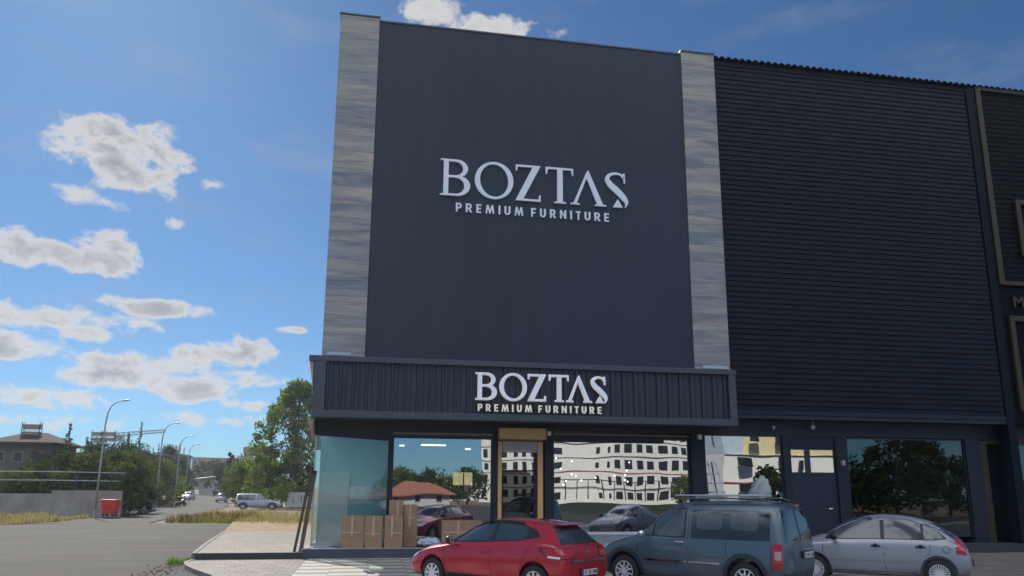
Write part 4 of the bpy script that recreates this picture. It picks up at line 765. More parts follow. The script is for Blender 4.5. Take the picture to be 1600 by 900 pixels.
def silver_hatch():
    t_ = thing('silver_hatchback', 'silver rounded hatchback parked right of the blue van', 'car', (11.35, 16.35, 0), R_(142))
    st = [(1.98, .40, .56, .62, .45, .52, .40), (1.94, .26, .62, .74, .64, .70, .5), (1.80, .22, .70, .84, .72, .78, .56), (1.5, .20, .82, .95, .76, .825, .60), (1.22, .20, .87, 1.01, .77, .832, .62), (1.0, .20, .89, 1.08, .77, .834, .62),
          (.72, .20, .90, 1.26, .77, .834, .58), (.40, .20, .91, 1.41, .77, .834, .54), (.05, .20, .92, 1.50, .77, .834, .52), (-.35, .20, .925, 1.525, .77, .834, .52), (-.75, .20, .93, 1.49, .77, .834, .51), (-1.15, .20, .93, 1.39, .77, .832, .49),
          (-1.45, .21, .92, 1.25, .76, .825, .47), (-1.65, .23, .88, 1.08, .74, .80, .48), (-1.78, .26, .80, .90, .71, .77, .52), (-1.86, .33, .62, .70, .64, .70, .5)]
    me, bvh = make_shell(st, (1.23, -1.23), .35); SP = paint('silver_car_paint', (.32, .34, .37)); me.materials.clear(); me.materials.append(SP); link('body', me, t_)
    gt = fn([(.98, .99), (.85, 1.10), (.6, 1.24), (.3, 1.36), (0, 1.425), (-.35, 1.445), (-.75, 1.40), (-1.1, 1.28), (-1.35, 1.12), (-1.42, 1.03)]); gb = fn([(.98, .955), (.3, .97), (-.4, .985), (-1.2, .985), (-1.42, 1.01)])
    for s_ in (1, -1):
        f_ = lambda g, d: (lambda x: g(x) + d)
        V_, Fc = side_panel(bvh, gt, gb, .98, -1.42, s_, .003, 44); MB().add(V_, Fc).build('window_surround', BLK, t_, smooth=True, fix=False)
        for a, b_ in ((.88, -.16), (-.24, -.95), (-1.0, -1.36)):
            V_, Fc = side_panel(bvh, f_(gt, -.02), f_(gb, .015), a, b_, s_, .0065, 24); MB().add(V_, Fc).build('side_window', mat('van_glass'), t_, smooth=True, fix=False)
        sm = MB()
        for pl in ([(1.02, .95), (1.04, .7), (.95, .32)], [(-.2, .97), (-.2, .5), (-.24, .3)], [(-1.12, .96), (-1.08, .72), (-.90, .5), (-.86, .3)], [(.9, .30), (-.85, .30)], [(-1.40 + .07 * math.cos(R_(a)), .80 + .07 * math.sin(R_(a))) for a in range(0, 361, 30)]): V_, Fc = ribbon(bvh, pl, .010, s_, .002, 3); sm.add(V_, Fc)
        sm.build('door_seam', BLK, t_, fix=False)
        for a, b_ in ((.92, -.16), (-.26, -.80)): V_, Fc = ribbon(bvh, [(a, .555), (b_, .555)], .04, s_, .016); MB().add(V_, Fc).build('side_moulding', SP, t_, fix=False)
        for xc in (1.23, -1.23):
            V_, Fc = ribbon(bvh, [(xc + .375 * math.cos(R_(a)), .33 + .375 * math.sin(R_(a))) for a in range(-5, 186, 10)], .04, s_, .012, 2); MB().add(V_, Fc).build('arch_lip', SP, t_, smooth=True, fix=False)
        V_, Fc = side_panel(bvh, fn([(-1.52, 1.14), (-1.60, 1.10), (-1.74, .90)]), fn([(-1.52, .74), (-1.74, .70)]), -1.58, -1.765, s_, .008, 14); MB().add(V_, Fc).build('tail_light', mat('tail_red'), t_, smooth=True, fix=False)
        V_, Fc = side_panel(bvh, fn([(1.6, .86), (1.88, .76)]), fn([(1.6, .78), (1.88, .66)]), 1.60, 1.88, s_, .008, 12); MB().add(V_, Fc).build('head_light', mat('headlight_lens'), t_, smooth=True, fix=False)
        for hx in (-.05, -.92): handle(t_, bvh, hx, .845, s_, BLK, True)
        mirror(t_, .78, s_ * .94, 1.02, s_, BLK, CHR)
        for wx in (1.23, -1.23): wheel(t_, wx, s_, .30, .735, 'turbine')
    V_, Fc = end_panel(bvh, lambda z_: -.58 + (z_ - .95) * .25, lambda z_: .58 - (z_ - .95) * .25, 1.0, 1.33, 1, .005); MB().add(V_, Fc).build('rear_window', mat('smoked_glass'), t_, smooth=True, fix=False)
    V_, Fc = end_panel(bvh, lambda z_: -.58 + (z_ - 1) * .12, lambda z_: .58 - (z_ - 1) * .12, 1.05, 1.44, -1, .005); MB().add(V_, Fc).build('windscreen', mat('smoked_glass'), t_, smooth=True, fix=False)
    plate(t_, -1.90, 0, .50, 0, '27 AK 353')
    MB().tube([(-1.0, 0, 1.43), (-1.2, 0, 1.60)], .006, 5).build('aerial', BLK, t_)
    return t_
red = red_hatch()
vn = van('blue_van', 'slate blue passenger van with roof bars parked between the two hatchbacks', (6.85, 15.75, 0), R_(130), (.085, .125, .158))
sv = silver_hatch()
# things carried on the van's roof
def on_van(x, y, z): a = R_(130); return Vector((6.85 + x * math.cos(a) - y * math.sin(a), 15.75 + x * math.sin(a) + y * math.cos(a), z))
lb = MB(); a, b_ = on_van(.30, .40, 1.896), on_van(-1.75, .36, 1.896); lb.bar(a, b_, .07, .035); tag(lb.build('metal_pole', ALU, bevel=.008), 'long flat aluminium bar lying across the roof rack of the blue van', 'metal bar')
lb = MB(); a, b_ = on_van(-.25, .1, 1.90), on_van(-1.35, .07, 1.90); lb.bar(a, b_, .10, .045); tag(lb.build('wooden_batten', mat('pale_batten', (.5, .45, .4), .6), bevel=.008), 'short pale batten lying on the roof rack of the blue van', 'batten')
bs_ = MB(); vs = []; nI, nJ = 12, 20
for i in range(nI):
    for j in range(nJ):
        th = PI * i / (nI - 1) * .5; ph_ = 2 * PI * j / nJ; rr = 1 + .22 * math.sin(4 * ph_ + 3 * th) + random.uniform(-.14, .14); hgt = .42 * math.cos(th) ** 1.7 * random.uniform(.85, 1.1)
        vs.append(on_van(-1.25 + .25 * rr * math.sin(th) * math.cos(ph_) - .10 * math.cos(th), -.2 + .20 * rr * math.sin(th) * math.sin(ph_), 1.86 + hgt))
bs_.add(vs, [(i * nJ + j, i * nJ + (j + 1) % nJ, (i + 1) * nJ + (j + 1) % nJ, (i + 1) * nJ + j) for i in range(nI - 1) for j in range(nJ)])
tag(bs_.build('plastic_bundle', mat('cloudy_plastic', (.30, .34, .34), .45), smooth=True), 'lumpy bundle in cloudy plastic sheeting on the roof of the blue van', 'bundle')
# ------------------------------------------------------------------ trees and plants
def leafcloud(name, centers, radii, nper, size, m_, parent=None, flat=1.0, tone=None, squash=.8):
    Cn = np.array(centers, float); n = len(Cn); rad = np.array(radii, float)
    k = np.repeat(np.arange(n), nper); N_ = len(k)
    d = rng.normal(size=(N_, 3)); d /= np.linalg.norm(d, axis=1)[:, None]; r = rng.random(N_) ** .45
    p = Cn[k] + d * (r * rad[k])[:, None] * np.array([1, 1, squash])
    sz = size * rng.uniform(.55, 1.35, N_)
    a = rng.normal(size=(N_, 3)); a /= np.linalg.norm(a, axis=1)[:, None]; b_ = np.cross(a, rng.normal(size=(N_, 3))); b_ /= np.linalg.norm(b_, axis=1)[:, None]
    a *= sz[:, None] * .5; b_ *= (sz * .32)[:, None]
    V_ = np.stack([p - a, p + b_, p + a, p - b_], 1).reshape(-1, 3)
    me = bpy.data.meshes.new(name); me.vertices.add(4 * N_); me.vertices.foreach_set('co', V_.ravel()); me.loops.add(4 * N_); me.loops.foreach_set('vertex_index', np.arange(4 * N_, dtype=np.int32))
    me.polygons.add(N_); me.polygons.foreach_set('loop_start', np.arange(0, 4 * N_, 4, dtype=np.int32)); me.polygons.foreach_set('loop_total', np.full(N_, 4, dtype=np.int32))
    tn = (rng.random(n)[k] * .65 + rng.random(N_) * .35); at_ = me.attributes.new('tone', 'FLOAT', 'FACE'); at_.data.foreach_set('value', tn.astype(np.float32))
    me.materials.append(MC[m_]); me.update(); me.validate(); o = bpy.data.objects.new(name, me); COL.objects.link(o)
    if parent is not None: o.parent = parent
    return o
def tree(name, label, loc, h, rad, m_, size, nclump=60, nper=70, group=None, trunk_h=.25, lean=0, squash=1.0, cat='tree', rz=0, top=.0, clump=.26, slim=1.0):
    t_ = thing(name, label, cat, loc, rz, group); mb = MB(); th = h * trunk_h
    mb.tube([(0, 0, -.2), (lean * .3, 0, th * .6), (lean * .6, 0, th), (lean, .1, h * .65)], [rad * .07 * slim, rad * .055 * slim, rad * .045 * slim, rad * .015 * slim], 8)
    cs, rs = [], []
    for k in range(nclump):
        u = rng.random() ** .85; a = rng.random() * 2 * PI; zz = th * .75 + (h - th * .75) * u; prof = math.sin(PI * min(1, (.14 + .86 * u)) ** (.75 + top)) ** .6
        rr = rad * prof * rng.uniform(.45, 1.05); c_ = (lean + rr * math.cos(a), rr * math.sin(a), min(zz, h - rad * clump * .6)); cs.append(c_); rs.append(rad * clump * rng.uniform(.6, 1.25))
        if k % 4 == 0: mb.tube([(lean * .7, 0, th * .9 + (zz - th) * .25), (c_[0] * .5, c_[1] * .5, zz * .8), c_], [rad * .03 * slim, rad * .018 * slim, rad * .006], 5, cap=False)
    mb.build('trunk', BARK, t_); leafcloud('crown', cs, rs, nper, size, m_, t_, squash=squash); return t_
def conifer(label, loc, h, rad, sparse=.5, m_='leaf_dark', grp=None, name='conifer_tree'):
    t_ = thing(name, label, 'tree', loc, 0, grp); MB().tube([(0, 0, 0), (0, 0, h)], [h * .014, h * .003], 6).build('trunk', BARK, t_); cs, rs = [], []; br = MB(); z_ = h * .22
    while z_ < h * .98:
        L_ = rad * 1.25 * (1 - (z_ / h)) ** 1.25 * rng.uniform(.4, 1.2) + .10; nb_ = 3
        for k in range(nb_):
            a = rng.random() * 6.28; q = L_ * rng.uniform(.6, 1.1); e_ = (q * math.cos(a), q * math.sin(a), z_ - q * .15 + .75 * q * rng.random()); br.tube([(0, 0, z_), e_], [.05, .012], 4, cap=False)
            for s_ in (.35, .6, .85, 1.0): cs.append((e_[0] * s_, e_[1] * s_, z_ + (e_[2] - z_) * s_)); rs.append(.10 + .10 * q * (1 - sparse))
        z_ += h * .028
    br.build('branches', BARK, t_); leafcloud('crown', cs, rs, 9, .15, m_, t_, squash=.55); return t_
# walnut-like tree behind the corner of the store
wt = at(458, 790, 114)
tree('walnut_tree', 'tall leafy green tree behind the left corner of the store', (wt.x, 114, 0), 17.6, 7.0, 'leaf_green', .46, 230, 62, trunk_h=.07, clump=.15, top=-.12, slim=.4)
for i, (px, Y, h, r, m_, lab) in enumerate([(415, 122, 7.8, 3.6, 'leaf_green', 'rounded light green tree left of the tall leafy tree'), (388, 126, 6.6, 3.4, 'leaf_olive', 'olive green bushy tree behind the parked silver van'), (440, 120, 6.5, 3.2, 'leaf_green', 'low green tree at the foot of the tall leafy tree'),
                                       (372, 150, 7.2, 3.2, 'leaf_green', 'tree farther back beside the road, right of the cypress'), (480, 122, 6.0, 3.2, 'leaf_dark', 'dark tree between the tall leafy tree and the store')]):
    p = at(px, 780, Y); tree('broadleaf_tree', lab, (p.x, Y, elev(Y)), h, r, m_, .42, 46, 60, 'trees right of the road', trunk_h=.1)
p = at(356, 770, 175); t_ = thing('cypress_tree', 'dark narrow cypress standing right of the far road', 'tree', (p.x, 175, elev(175))); MB().tube([(0, 0, 0), (0, 0, 9)], [.2, .05], 6).build('trunk', BARK, t_)
leafcloud('crown', [(rng.normal() * .25, rng.normal() * .25, z_) for z_ in np.linspace(.6, 9.6, 30)], [1.5 * (1 - abs(z_ - 3.2) / 7.6) + .12 for z_ in np.linspace(.6, 9.6, 30)], 60, .4, 'leaf_dark', t_)
# left-hand row, seen over the white wall
rowL = [(20, 74, 3.5, 3.0, 'leaf_olive', 'olive tree at the far left, in front of the tiled house'), (58, 76, 3.6, 3.0, 'leaf_dark', 'dark bushy tree second from the left above the wall'), (100, 78, 5.2, 3.5, 'leaf_dark', 'dark tree in front of the sparse conifer'), (128, 76, 5.0, 3.0, 'leaf_olive', 'olive tree just left of the nearest street lamp'),
        (168, 80, 5.2, 3.4, 'leaf_dark', 'dark tree just right of the nearest street lamp'), (196, 84, 5.4, 3.2, 'leaf_olive', 'olive tree above the red bin'), (206, 102, 5.8, 3.2, 'leaf_dark', 'dark tree between the first two street lamps'), (240, 120, 6.4, 3.4, 'leaf_olive', 'olive tree behind the walking person'),
        (250, 130, 6.6, 3.4, 'leaf_green', 'green tree left of the second white car'), (258, 150, 9.5, 3.6, 'leaf_dark', 'tall dark tree beside the third street lamp'), (268, 178, 7.5, 3.6, 'leaf_dark', 'dark tree behind the far parked white car'), (40, 92, 4.3, 3.0, 'leaf_dark', 'dark tree directly below the tiled house'),
        (150, 100, 7.4, 3.6, 'leaf_dark', 'dark tree under the striped roof tanks'), (186, 112, 8.2, 3.6, 'leaf_dark', 'ragged dark tree below the crane'), (212, 120, 8.0, 3.4, 'leaf_olive', 'tree beside the bare topped conifer')]
for px, Y, h, r, m_, lab in rowL:
    p = at(px, 780, Y); tree('broadleaf_tree', lab, (p.x, Y, elev(Y)), h * 1.05, r, m_, .27, 48, 95, 'trees behind the white wall', trunk_h=.12, clump=.3)
for px, Y, h, r, m_, lab in ((203, 72, 3.7, 1.7, 'leaf_dark', 'dark round bush beside the red bin'), (190, 76, 4.4, 1.8, 'leaf_olive', 'taller bush rising over the end of the white wall'), (222, 79, 2.6, 1.4, 'leaf_dark', 'small bush in the gap of the white wall'), (252, 127, 4.0, 2.4, 'leaf_green', 'green bush hanging over the verge behind the motorbike'), (268, 140, 4.6, 2.2, 'leaf_green', 'green bush at the road edge before the white car')):
    p = at(px, 780, Y); tree('bush', lab, (p.x, Y, elev(Y)), h, r, m_, .26, 36, 60, 'bushes at the end of the wall', trunk_h=.08, clump=.34, cat='bush')
for px, Y, top, r, sp_, lab in ((111, 96, 660, 2.6, .3, 'sparse pointed conifer at the far left, beside the tiled house'), (222, 125, 658, 2.2, .8, 'bare topped conifer with few branches beside the crane'), (137, 104, 682, 1.6, .6, 'short crooked conifer between the two leftmost street lamp trees'), (202, 122, 676, 1.6, .7, 'ragged conifer below the crane jib')):
    p = at(px, top, Y); conifer(lab, (p.x, Y, 0), p.z, r, sp_, grp='conifers above the left treeline')
# grasses
def blades(name, n, region, h0, h1, w_, m_, label, cat=None):
    P_ = region(n); n = len(P_); hh = rng.uniform(h0, h1, n) * (.75 + .45 * np.sin(P_[:, 0] * 1.1 + np.sin(P_[:, 1] * .7) * 2) * np.sin(P_[:, 1] * .6 + .4 * P_[:, 0])); a = rng.random(n) * 6.28; dx = np.stack([np.cos(a), np.sin(a), np.zeros(n)], 1) * w_ * .5 * rng.uniform(.6, 1.4, n)[:, None]; ln = rng.normal(size=(n, 2)) * .22 * hh[:, None]
    tip = P_ + np.concatenate([ln, hh[:, None]], 1); mid = P_ + np.concatenate([ln * .3, hh[:, None] * .55], 1)
    V_ = np.stack([P_ - dx, P_ + dx, mid + dx * .8, tip, mid - dx * .8], 1).reshape(-1, 3); me = bpy.data.meshes.new(name); me.vertices.add(5 * n); me.vertices.foreach_set('co', V_.ravel()); me.loops.add(5 * n); me.loops.foreach_set('vertex_index', np.arange(5 * n, dtype=np.int32))
    me.polygons.add(n); me.polygons.foreach_set('loop_start', np.arange(0, 5 * n, 5, dtype=np.int32)); me.polygons.foreach_set('loop_total', np.full(n, 5, dtype=np.int32)); at_ = me.attributes.new('tone', 'FLOAT', 'FACE'); at_.data.foreach_set('value', rng.random(n).astype(np.float32))
    me.materials.append(MC[m_]); me.update(); me.validate(); o = bpy.data.objects.new(name, me); COL.objects.link(o); return tag(o, label, cat, kind='stuff')
def strip(L_):                          # a polygon strip of (xl, xr) at y
    ys_ = [q[0] for q in L_]
    def f_(n):
        y = rng.uniform(ys_[0], ys_[-1], n); xl = np.interp(y, ys_, [q[1] for q in L_]); xr = np.interp(y, ys_, [q[2] for q in L_]); x = xl + (xr - xl) * rng.random(n)
        cl = .5 + .5 * np.sin(x * 1.7 + np.sin(y * .9) * 2) * np.sin(y * .8 + x * .3); ed_ = .5 + .5 * np.sin(x * 2.3 + 1.7 * np.sin(x * .9)); k = (rng.random(n) < (.10 + .90 * cl ** 1.5)) & (y > ys_[0] + 2.2 * ed_ * rng.random(n)) & (x > xl + .9 * (.5 + .5 * np.sin(y * 1.9)) * rng.random(n)); x, y = x[k], y[k]
        return np.stack([x, y, np.array([elev(q) for q in y]) - .16], 1)
    return f_
isl = strip([(57, -13.8, -4), (62, -14.6, -3), (72, -15.2, -2), (84, -15.6, -2)])
blades('dry_grass', 17000, isl, .1, .62, .04, 'straw', 'tall dry grass on the verge between the road and the parked van', 'grass')
blades('bank_grass', 16000, lambda n: (lambda q: q + np.array([0, 0, .6]) * np.clip((57 - q[:, 1:2]) / 16, 0, 1))(strip([(40.0, -6.5, -2), (48, -7.4, -2), (57, -8.6, -3)])(n)), .08, .36, .03, 'straw', 'short dry grass behind the sandy bank', 'grass')
blades('brown_weeds', 5000, strip([(57, -14.0, -9.5), (64, -14.8, -8.5), (72, -15, -10)]), .15, .75, .05, 'brown_weeds', 'reddish brown weeds on the tip of the verge', 'weeds')
blades('green_grass', 14000, strip([(55.2, -12.2, -4), (57, -12.6, -3), (62, -11.5, -3)]), .08, .26, .05, 'green_grass', 'bright green grass along the front edge of the verge', 'grass')
blades('wall_weeds', 14000, strip([(55.3, -27, -20.8), (62, -27, -21.2), (66.8, -29, -21.6)]), .15, .6, .05, 'straw', 'dry weeds between the road and the white wall', 'weeds')
blades('wall_weeds_far_left', 9000, strip([(54.5, -46, -27), (62, -46, -27), (66.8, -46, -27)]), .15, .6, .06, 'brown_weeds', 'dark weeds along the wall at the far left', 'weeds').name = 'wall_weeds'
def pathstrip(): 
    a0, a1 = gp(347, 786), gp(366, 779); return strip([(128, -20.5, -16), (150, -23.5, -18), (200, -33, -26)])
blades('roadside_grass', 8000, pathstrip(), .8, 1.9, .12, 'straw', 'pale tall grass right of the road beyond the parked van', 'grass')
blades('roadside_weeds', 5000, strip([(100, -31, -27.2), (122, -34, -30.5), (150, -41, -34.5)]), .3, 1.0, .08, 'straw', 'dry weeds left of the road behind the motorbike', 'weeds')
for i, (x, y) in enumerate(((-5.2, 25.2), (-6.5, 37.2), (-5.4, 24.1))):
    t_ = blades('weed_tuft', 130, lambda n, x=x, y=y: np.stack([x + rng.normal(size=n) * .12, y + rng.normal(size=n) * .12, np.full(n, -.12)], 1), .08, .30, .02, 'green_grass', ['green weed tuft growing at the kerb by the pavement corner', 'green weed tuft at the far end of the side pavement', 'green weed tuft below the kerb near the frame edge'][i], 'weed'); del t_['kind']
rb_ = MB()
for k in range(260):
    x, y, r = -5.3 + rng.normal() * .3, rng.uniform(18, 24.2), rng.uniform(.008, .035); rb_.lathe([(0, -r * .6), (r, 0), (r * .5, r * .5), (0, r * .6)], 6, c=(x, y, -.09), ax='z')
tag(rb_.build('rubble', mat('rubble_stone', (.16, .12, .09), .9, var=.3)), 'loose stones and soil along the curved kerb', 'rubble', kind='stuff')
# low beige wall at the end of the side pavement
struct(MB().add([(-6.5, 37.7, .17), (-1.9, 37.7, .17), (-1.9, 41.5, .48), (-6.75, 41.5, .48), (-2, 56, .1), (-8.6, 56, -.1), (-6.5, 37.7, -.2), (-1.9, 37.7, -.2)], [(0, 1, 2, 3), (3, 2, 4, 5), (6, 7, 1, 0)]).build('soil_bank', mat('sandy_soil', (.33, .24, .145), .95, var=.25, vs=3, bump=.5, bs=20)))
# ------------------------------------------------------------------ left side street: wall, fence, lamps, bin, house
wl = thing('boundary_wall', 'long whitewashed concrete wall along the verge at the left', 'wall', (at(190, 780, 70).x - 1.1, 70, 0))
MB().box(-20, -4.3, 0, .25, -.2, 1.75).build('wall_run', mat('stained_plaster', (.28, .27, .255), .85, var=.25, vs=.8), wl); MB().box(-4.3, 1.1, .0, .25, -.2, 2.02).build('wall_run', mat('stained_plaster'), wl); MB().box(-20, 1.1, .3, .4, 0, 1.2).build('wall_backing', CONC, wl)
tag(MB().bar((at(219, 780, 80).x, 80, .9), (at(238, 780, 96).x, 96, .9), .25, 2.0).build('boundary_wall', mat('stained_plaster')), 'short grey wall continuing behind the round bush along the road', 'wall')
rl = thing('pipe_fence', 'dark fence with two long pipe rails above the white wall', 'fence', (at(190, 780, 71).x - 4, 71, 0))
for z_ in (3.5, 2.8): MB().tube([(-24, 0, z_), (-2, 0, z_ + .05), (4, .5, z_)], .04, 6).build('rail', GALV, rl)
for k in range(11): MB().tube([(-24 + k * 2.7, 0, 0), (-24 + k * 2.7, 0, 3.6)], .04, 6).build('post', mat('dark_post', (.05, .055, .06), .6), rl)
def lamp(px, base, top, lab, Y):
    p = at(px, base, Y); t_ = thing('street_lamp', lab, 'street lamp', (p.x, Y, elev(Y)), 0, 'street lamps along the left side of the road'); H_ = 9.0
    MB().tube([(0, 0, 0), (.03, 0, 4), (.06, 0, 7.2), (.15, 0, 8.2), (.42, 0, 8.8), (.85, 0, 9.1), (1.25, 0, 9.22)], [.085, .075, .06, .055, .045, .04, .035], 10).build('pole', GALV, t_, smooth=True)
    h = MB().lathe([(0, -.35), (.08, -.3), (.12, 0), (.10, .25), (0, .32)], 10, ax='z').build('lamp_head', GALV, t_, smooth=True); h.rotation_euler = (0, R_(82), 0); h.location = (1.42, 0, 9.22); h.scale = (.6, 1, 1); MB().lathe([(.14, -.1), (.13, .5), (0, .5)], 8, ax='z').build('base', GALV, t_); return t_
for px, base, Y, lab in ((148, 800, 67, 'nearest and tallest street lamp, left of the red bin'), (243, 785, 88, 'second street lamp, beside the walking person'), (273, 780, 108, 'third street lamp along the road'), (288, 778, 127, 'fourth street lamp along the road, before the far junction')): lamp(px, base, 0, lab, Y)
b0 = gp(176, 806); bn = thing('red_waste_bin', 'bright red wheeled waste container standing at the end of the white wall', 'waste container', (b0.x + .35, 67.5, 0), R_(-8))
def frus(mb, z0, z1, a0, b0_, a1, b1_): return mb.add([(-a0, -b0_, z0), (a0, -b0_, z0), (a0, b0_, z0), (-a0, b0_, z0), (-a1, -b1_, z1), (a1, -b1_, z1), (a1, b1_, z1), (-a1, b1_, z1)], [(0, 3, 2, 1), (4, 5, 6, 7), (0, 1, 5, 4), (1, 2, 6, 5), (2, 3, 7, 6), (3, 0, 4, 7)])
frus(MB(), .22, 1.22, .46, .40, .58, .50).build('bin_body', BRED, bn, bevel=.03); frus(MB(), 1.225, 1.33, .62, .54, .60, .52).build('bin_lid', BRED, bn, bevel=.03)
for sx in (-1, 1):
    for sy in (-1, 1): MB().lathe([(0, -.03), (.1, -.03), (.1, .03), (0, .03)], 14, c=(sx * .36, sy * .3, .1)).bar((sx * .36, sy * .3, .1), (sx * .36, sy * .3, .23), .05).build('wheel', RUB, bn)
MB().box(-.3, .3, -.52, -.47, .62, .66).box(-.3, .3, -.5, -.46, .8, .84).build('grip_bar', mat('dark_red', (.3, .02, .01), .6), bn)
def house(name, lab, loc, w_, d, h, rh, wallm, roofm, wins, rz=0, over=.7, cat='house'):
    t_ = thing(name, lab, cat, loc, rz); MB().box(-w_ / 2, w_ / 2, 0, d, 0, h).build('wall', wallm, t_)
    a, b_ = w_ / 2 + over, d + over; MB().add([(-a, -over, h), (a, -over, h), (a, b_, h), (-a, b_, h), (-w_ * .18, d / 2, h + rh), (w_ * .18, d / 2, h + rh), (-a, -over, h - .2), (a, -over, h - .2), (a, b_, h - .2), (-a, b_, h - .2)],
        [(0, 1, 5, 4), (1, 2, 5), (2, 3, 4, 5), (3, 0, 4), (6, 7, 1, 0), (7, 8, 2, 1), (8, 9, 3, 2), (9, 6, 0, 3), (6, 9, 8, 7)]).build('roof', roofm, t_)
    for x, z_, ww, hh in wins:
        o = MB().box(x - ww / 2, x + ww / 2, -.06, -.005, z_, z_ + hh).build('window', mat('window_frame_dull', (.25, .25, .24), .7), t_); MB().box(x - ww / 2 + .08, x + ww / 2 - .08, -.08, -.065, z_ + .08, z_ + hh - .08).build('pane', WIN, o)
    return t_
p = at(30, 720, 100); hs = house('tiled_house', 'two storey house with low hipped tiled roof at the far left', (p.x, 100, 0), 6.6, 8, 7.6, 1.4, mat('drab_render', (.10, .085, .08), .85), mat('old_tiles', (.045, .03, .028), .9, spec=.2), [(-2.2, 5.3, 1.1, 1.2), (-.2, 5.3, 1.1, 1.2), (1.9, 5.3, 1.2, 1.2), (-1.8, 2.0, 1.2, 1.2)])
MB().box(2.0, 4.3, -1.5, 3, 0, 5.6).build('annexe', mat('drab_render'), hs); MB().add([(1.9, -1.9, 5.6), (4.9, -1.9, 5.5), (4.9, 3.4, 5.5), (1.9, 3.4, 6.5), (1.9, -1.9, 6.5)], [(0, 1, 4), (4, 1, 2, 3)]).build('annexe_roof', mat('old_tiles'), hs)
def tank(px, py, Y, lab, n=2):
    p = at(px, py, Y); t_ = thing('solar_water_heater', lab, 'water tank', (p.x, Y, p.z), 0, 'rooftop water tanks on stands'); MB().box(-.95, .95, 0, .7, 1.15, 1.75).build('tank', mat('white_red_tank', (.3, .2, .19), .6), t_, bevel=.05); MB().box(-.95, .95, 0, .7, .35, .85).build('tank', mat('white_red_tank'), t_, bevel=.05)
    f = MB(); [f.bar((sx, sy, -1.4), (sx, sy, 2.0), .07) for sx in (-1, 1) for sy in (0, .7)]; f.bar((-1, 0, 1.0), (1, 0, 1.0), .06).bar((-1, 0, .25), (1, 0, .25), .06).build('stand', BLK, t_)
tank(46, 685, 103, 'rooftop tank stand on the tiled house at the far left'); 
bk = thing('flat_roofed_block', 'low flat roofed block behind the trees carrying two striped tanks', 'building', (at(170, 700, 135).x, 135, 0)); MB().box(-8, 8, 0, 8, 0, 7.8).build('wall', mat('drab_render'), bk); MB().box(-8.4, 8.4, -.4, 8.4, 7.8, 8.1).build('roof_slab', CONC, bk)
tank(152, 692, 134, 'left one of two striped tank stands behind the nearest street lamp'); tank(167, 692, 134, 'right one of two striped tank stands behind the nearest street lamp')
# crane
p = at(193, 720, 260); cr = thing('tower_crane', 'tower crane with level jib above the left treeline', 'crane', (p.x, 260, 0)); ZT = at(193, 684, 260).z; mb = MB()
for sx in (-.8, .8):
    for sy in (-.8, .8): mb.bar((sx, sy, 0), (sx, sy, ZT + 1), .28)
for k in range(int(ZT / 2)): mb.bar((-.8, -.8, k * 2), (.8, -.8, k * 2 + 2), .18).bar((.8, -.8, k * 2), (-.8, -.8, k * 2 + 2), .18)
mb.build('mast', mat('crane_paint', (.25, .27, .3), .6), cr); jb = MB(); L_ = 11.5
for dz in (0, 1.1): jb.bar((-3.0, 0, ZT + .3 + dz), (L_, 0, ZT + 2.0 + dz * .7), .26)
for k in range(10): q = -3 + k * 1.45; jb.bar((q, 0, ZT + .3 + .117 * (q + 3)), (q + .75, 0, ZT + 1.3 + .117 * (q + 3)), .16).bar((q + .75, 0, ZT + 1.3 + .117 * (q + 3)), (q + 1.45, 0, ZT + .45 + .117 * (q + 3)), .16)
jb.build('jib', mat('crane_paint'), cr); MB().box(-3.4, -1.4, -.6, .6, ZT - 1.0, ZT + .9).build('counterweight', CONC, cr)
# far buildings
def block(lab, px0, px1, top, Y, wm, rows=3, roof=None, name='apartment_block'):
    a, b_ = at(px0, top, Y), at(px1, top, Y); w_ = b_.x - a.x; g0 = elev(Y); t_ = thing(name, lab, 'building', (a.x, Y, g0)); h = a.z - g0; MB().box(0, w_, 0, 12, 0, h).build('wall', wm, t_); MB().box(-.3, w_ + .3, -.4, 12.3, h, h + .6).build('roof_slab', roof or CONC, t_)
    nc = max(2, int(w_ / 4.5))
    for r_ in range(rows):
        for c_ in range(nc): x = (c_ + .5) * w_ / nc; z_ = h - 2.6 - r_ * 3.1; MB().box(x - .7, x + .7, -.05, -.005, z_, z_ + 1.5).build('window', WIN, t_)
    return t_
block('unfinished concrete block with bare columns on its roof, left of the road', 232, 284, 712, 230, mat('raw_concrete', (.24, .23, .23), .9), 2, name='unfinished_block')
ub = [o for o in bpy.data.objects if o.name == 'unfinished_block'][0]; rb2 = MB()
for k in range(7): rb2.bar((1 + k * 1.35, .5, at(240, 712, 230).z - elev(230)), (1 + k * 1.35, .5, at(240, 712, 230).z - elev(230) + 2.3 + (k % 2)), .22)
rb2.build('roof_columns', mat('raw_concrete'), ub)
block('long orange brown block at the end of the road', 318, 372, 717, 420, mat('orange_render', (.34, .20, .12), .85), 2, RTILE); block('grey block left of the orange one at the end of the road', 300, 320, 716, 430, mat('grey_render', (.25, .26, .28), .85), 2); block('dull grey block behind the cypress', 362, 398, 717, 400, mat('grey_render'), 2)
p = at(392, 712, 300); ht = thing('rooftop_pavilion', 'roof terrace block with red striped roof sign left of the leafy tree', 'building', (p.x, 300, elev(300))); h_ = p.z - elev(300); MB().box(-5, 8, 0, 8, 0, h_).build('wall', mat('pale_render', (.5, .5, .5), .85), ht); MB().box(-3.0, 4.0, 1, 6, h_ + 1.0, h_ + 3.2).build('roof_sign', mat('brown_red_board', (.25, .10, .08), .8), ht); MB().box(-2.8, 3.8, 2, 5, h_, h_ + .99).build('lantern', WIN, ht)
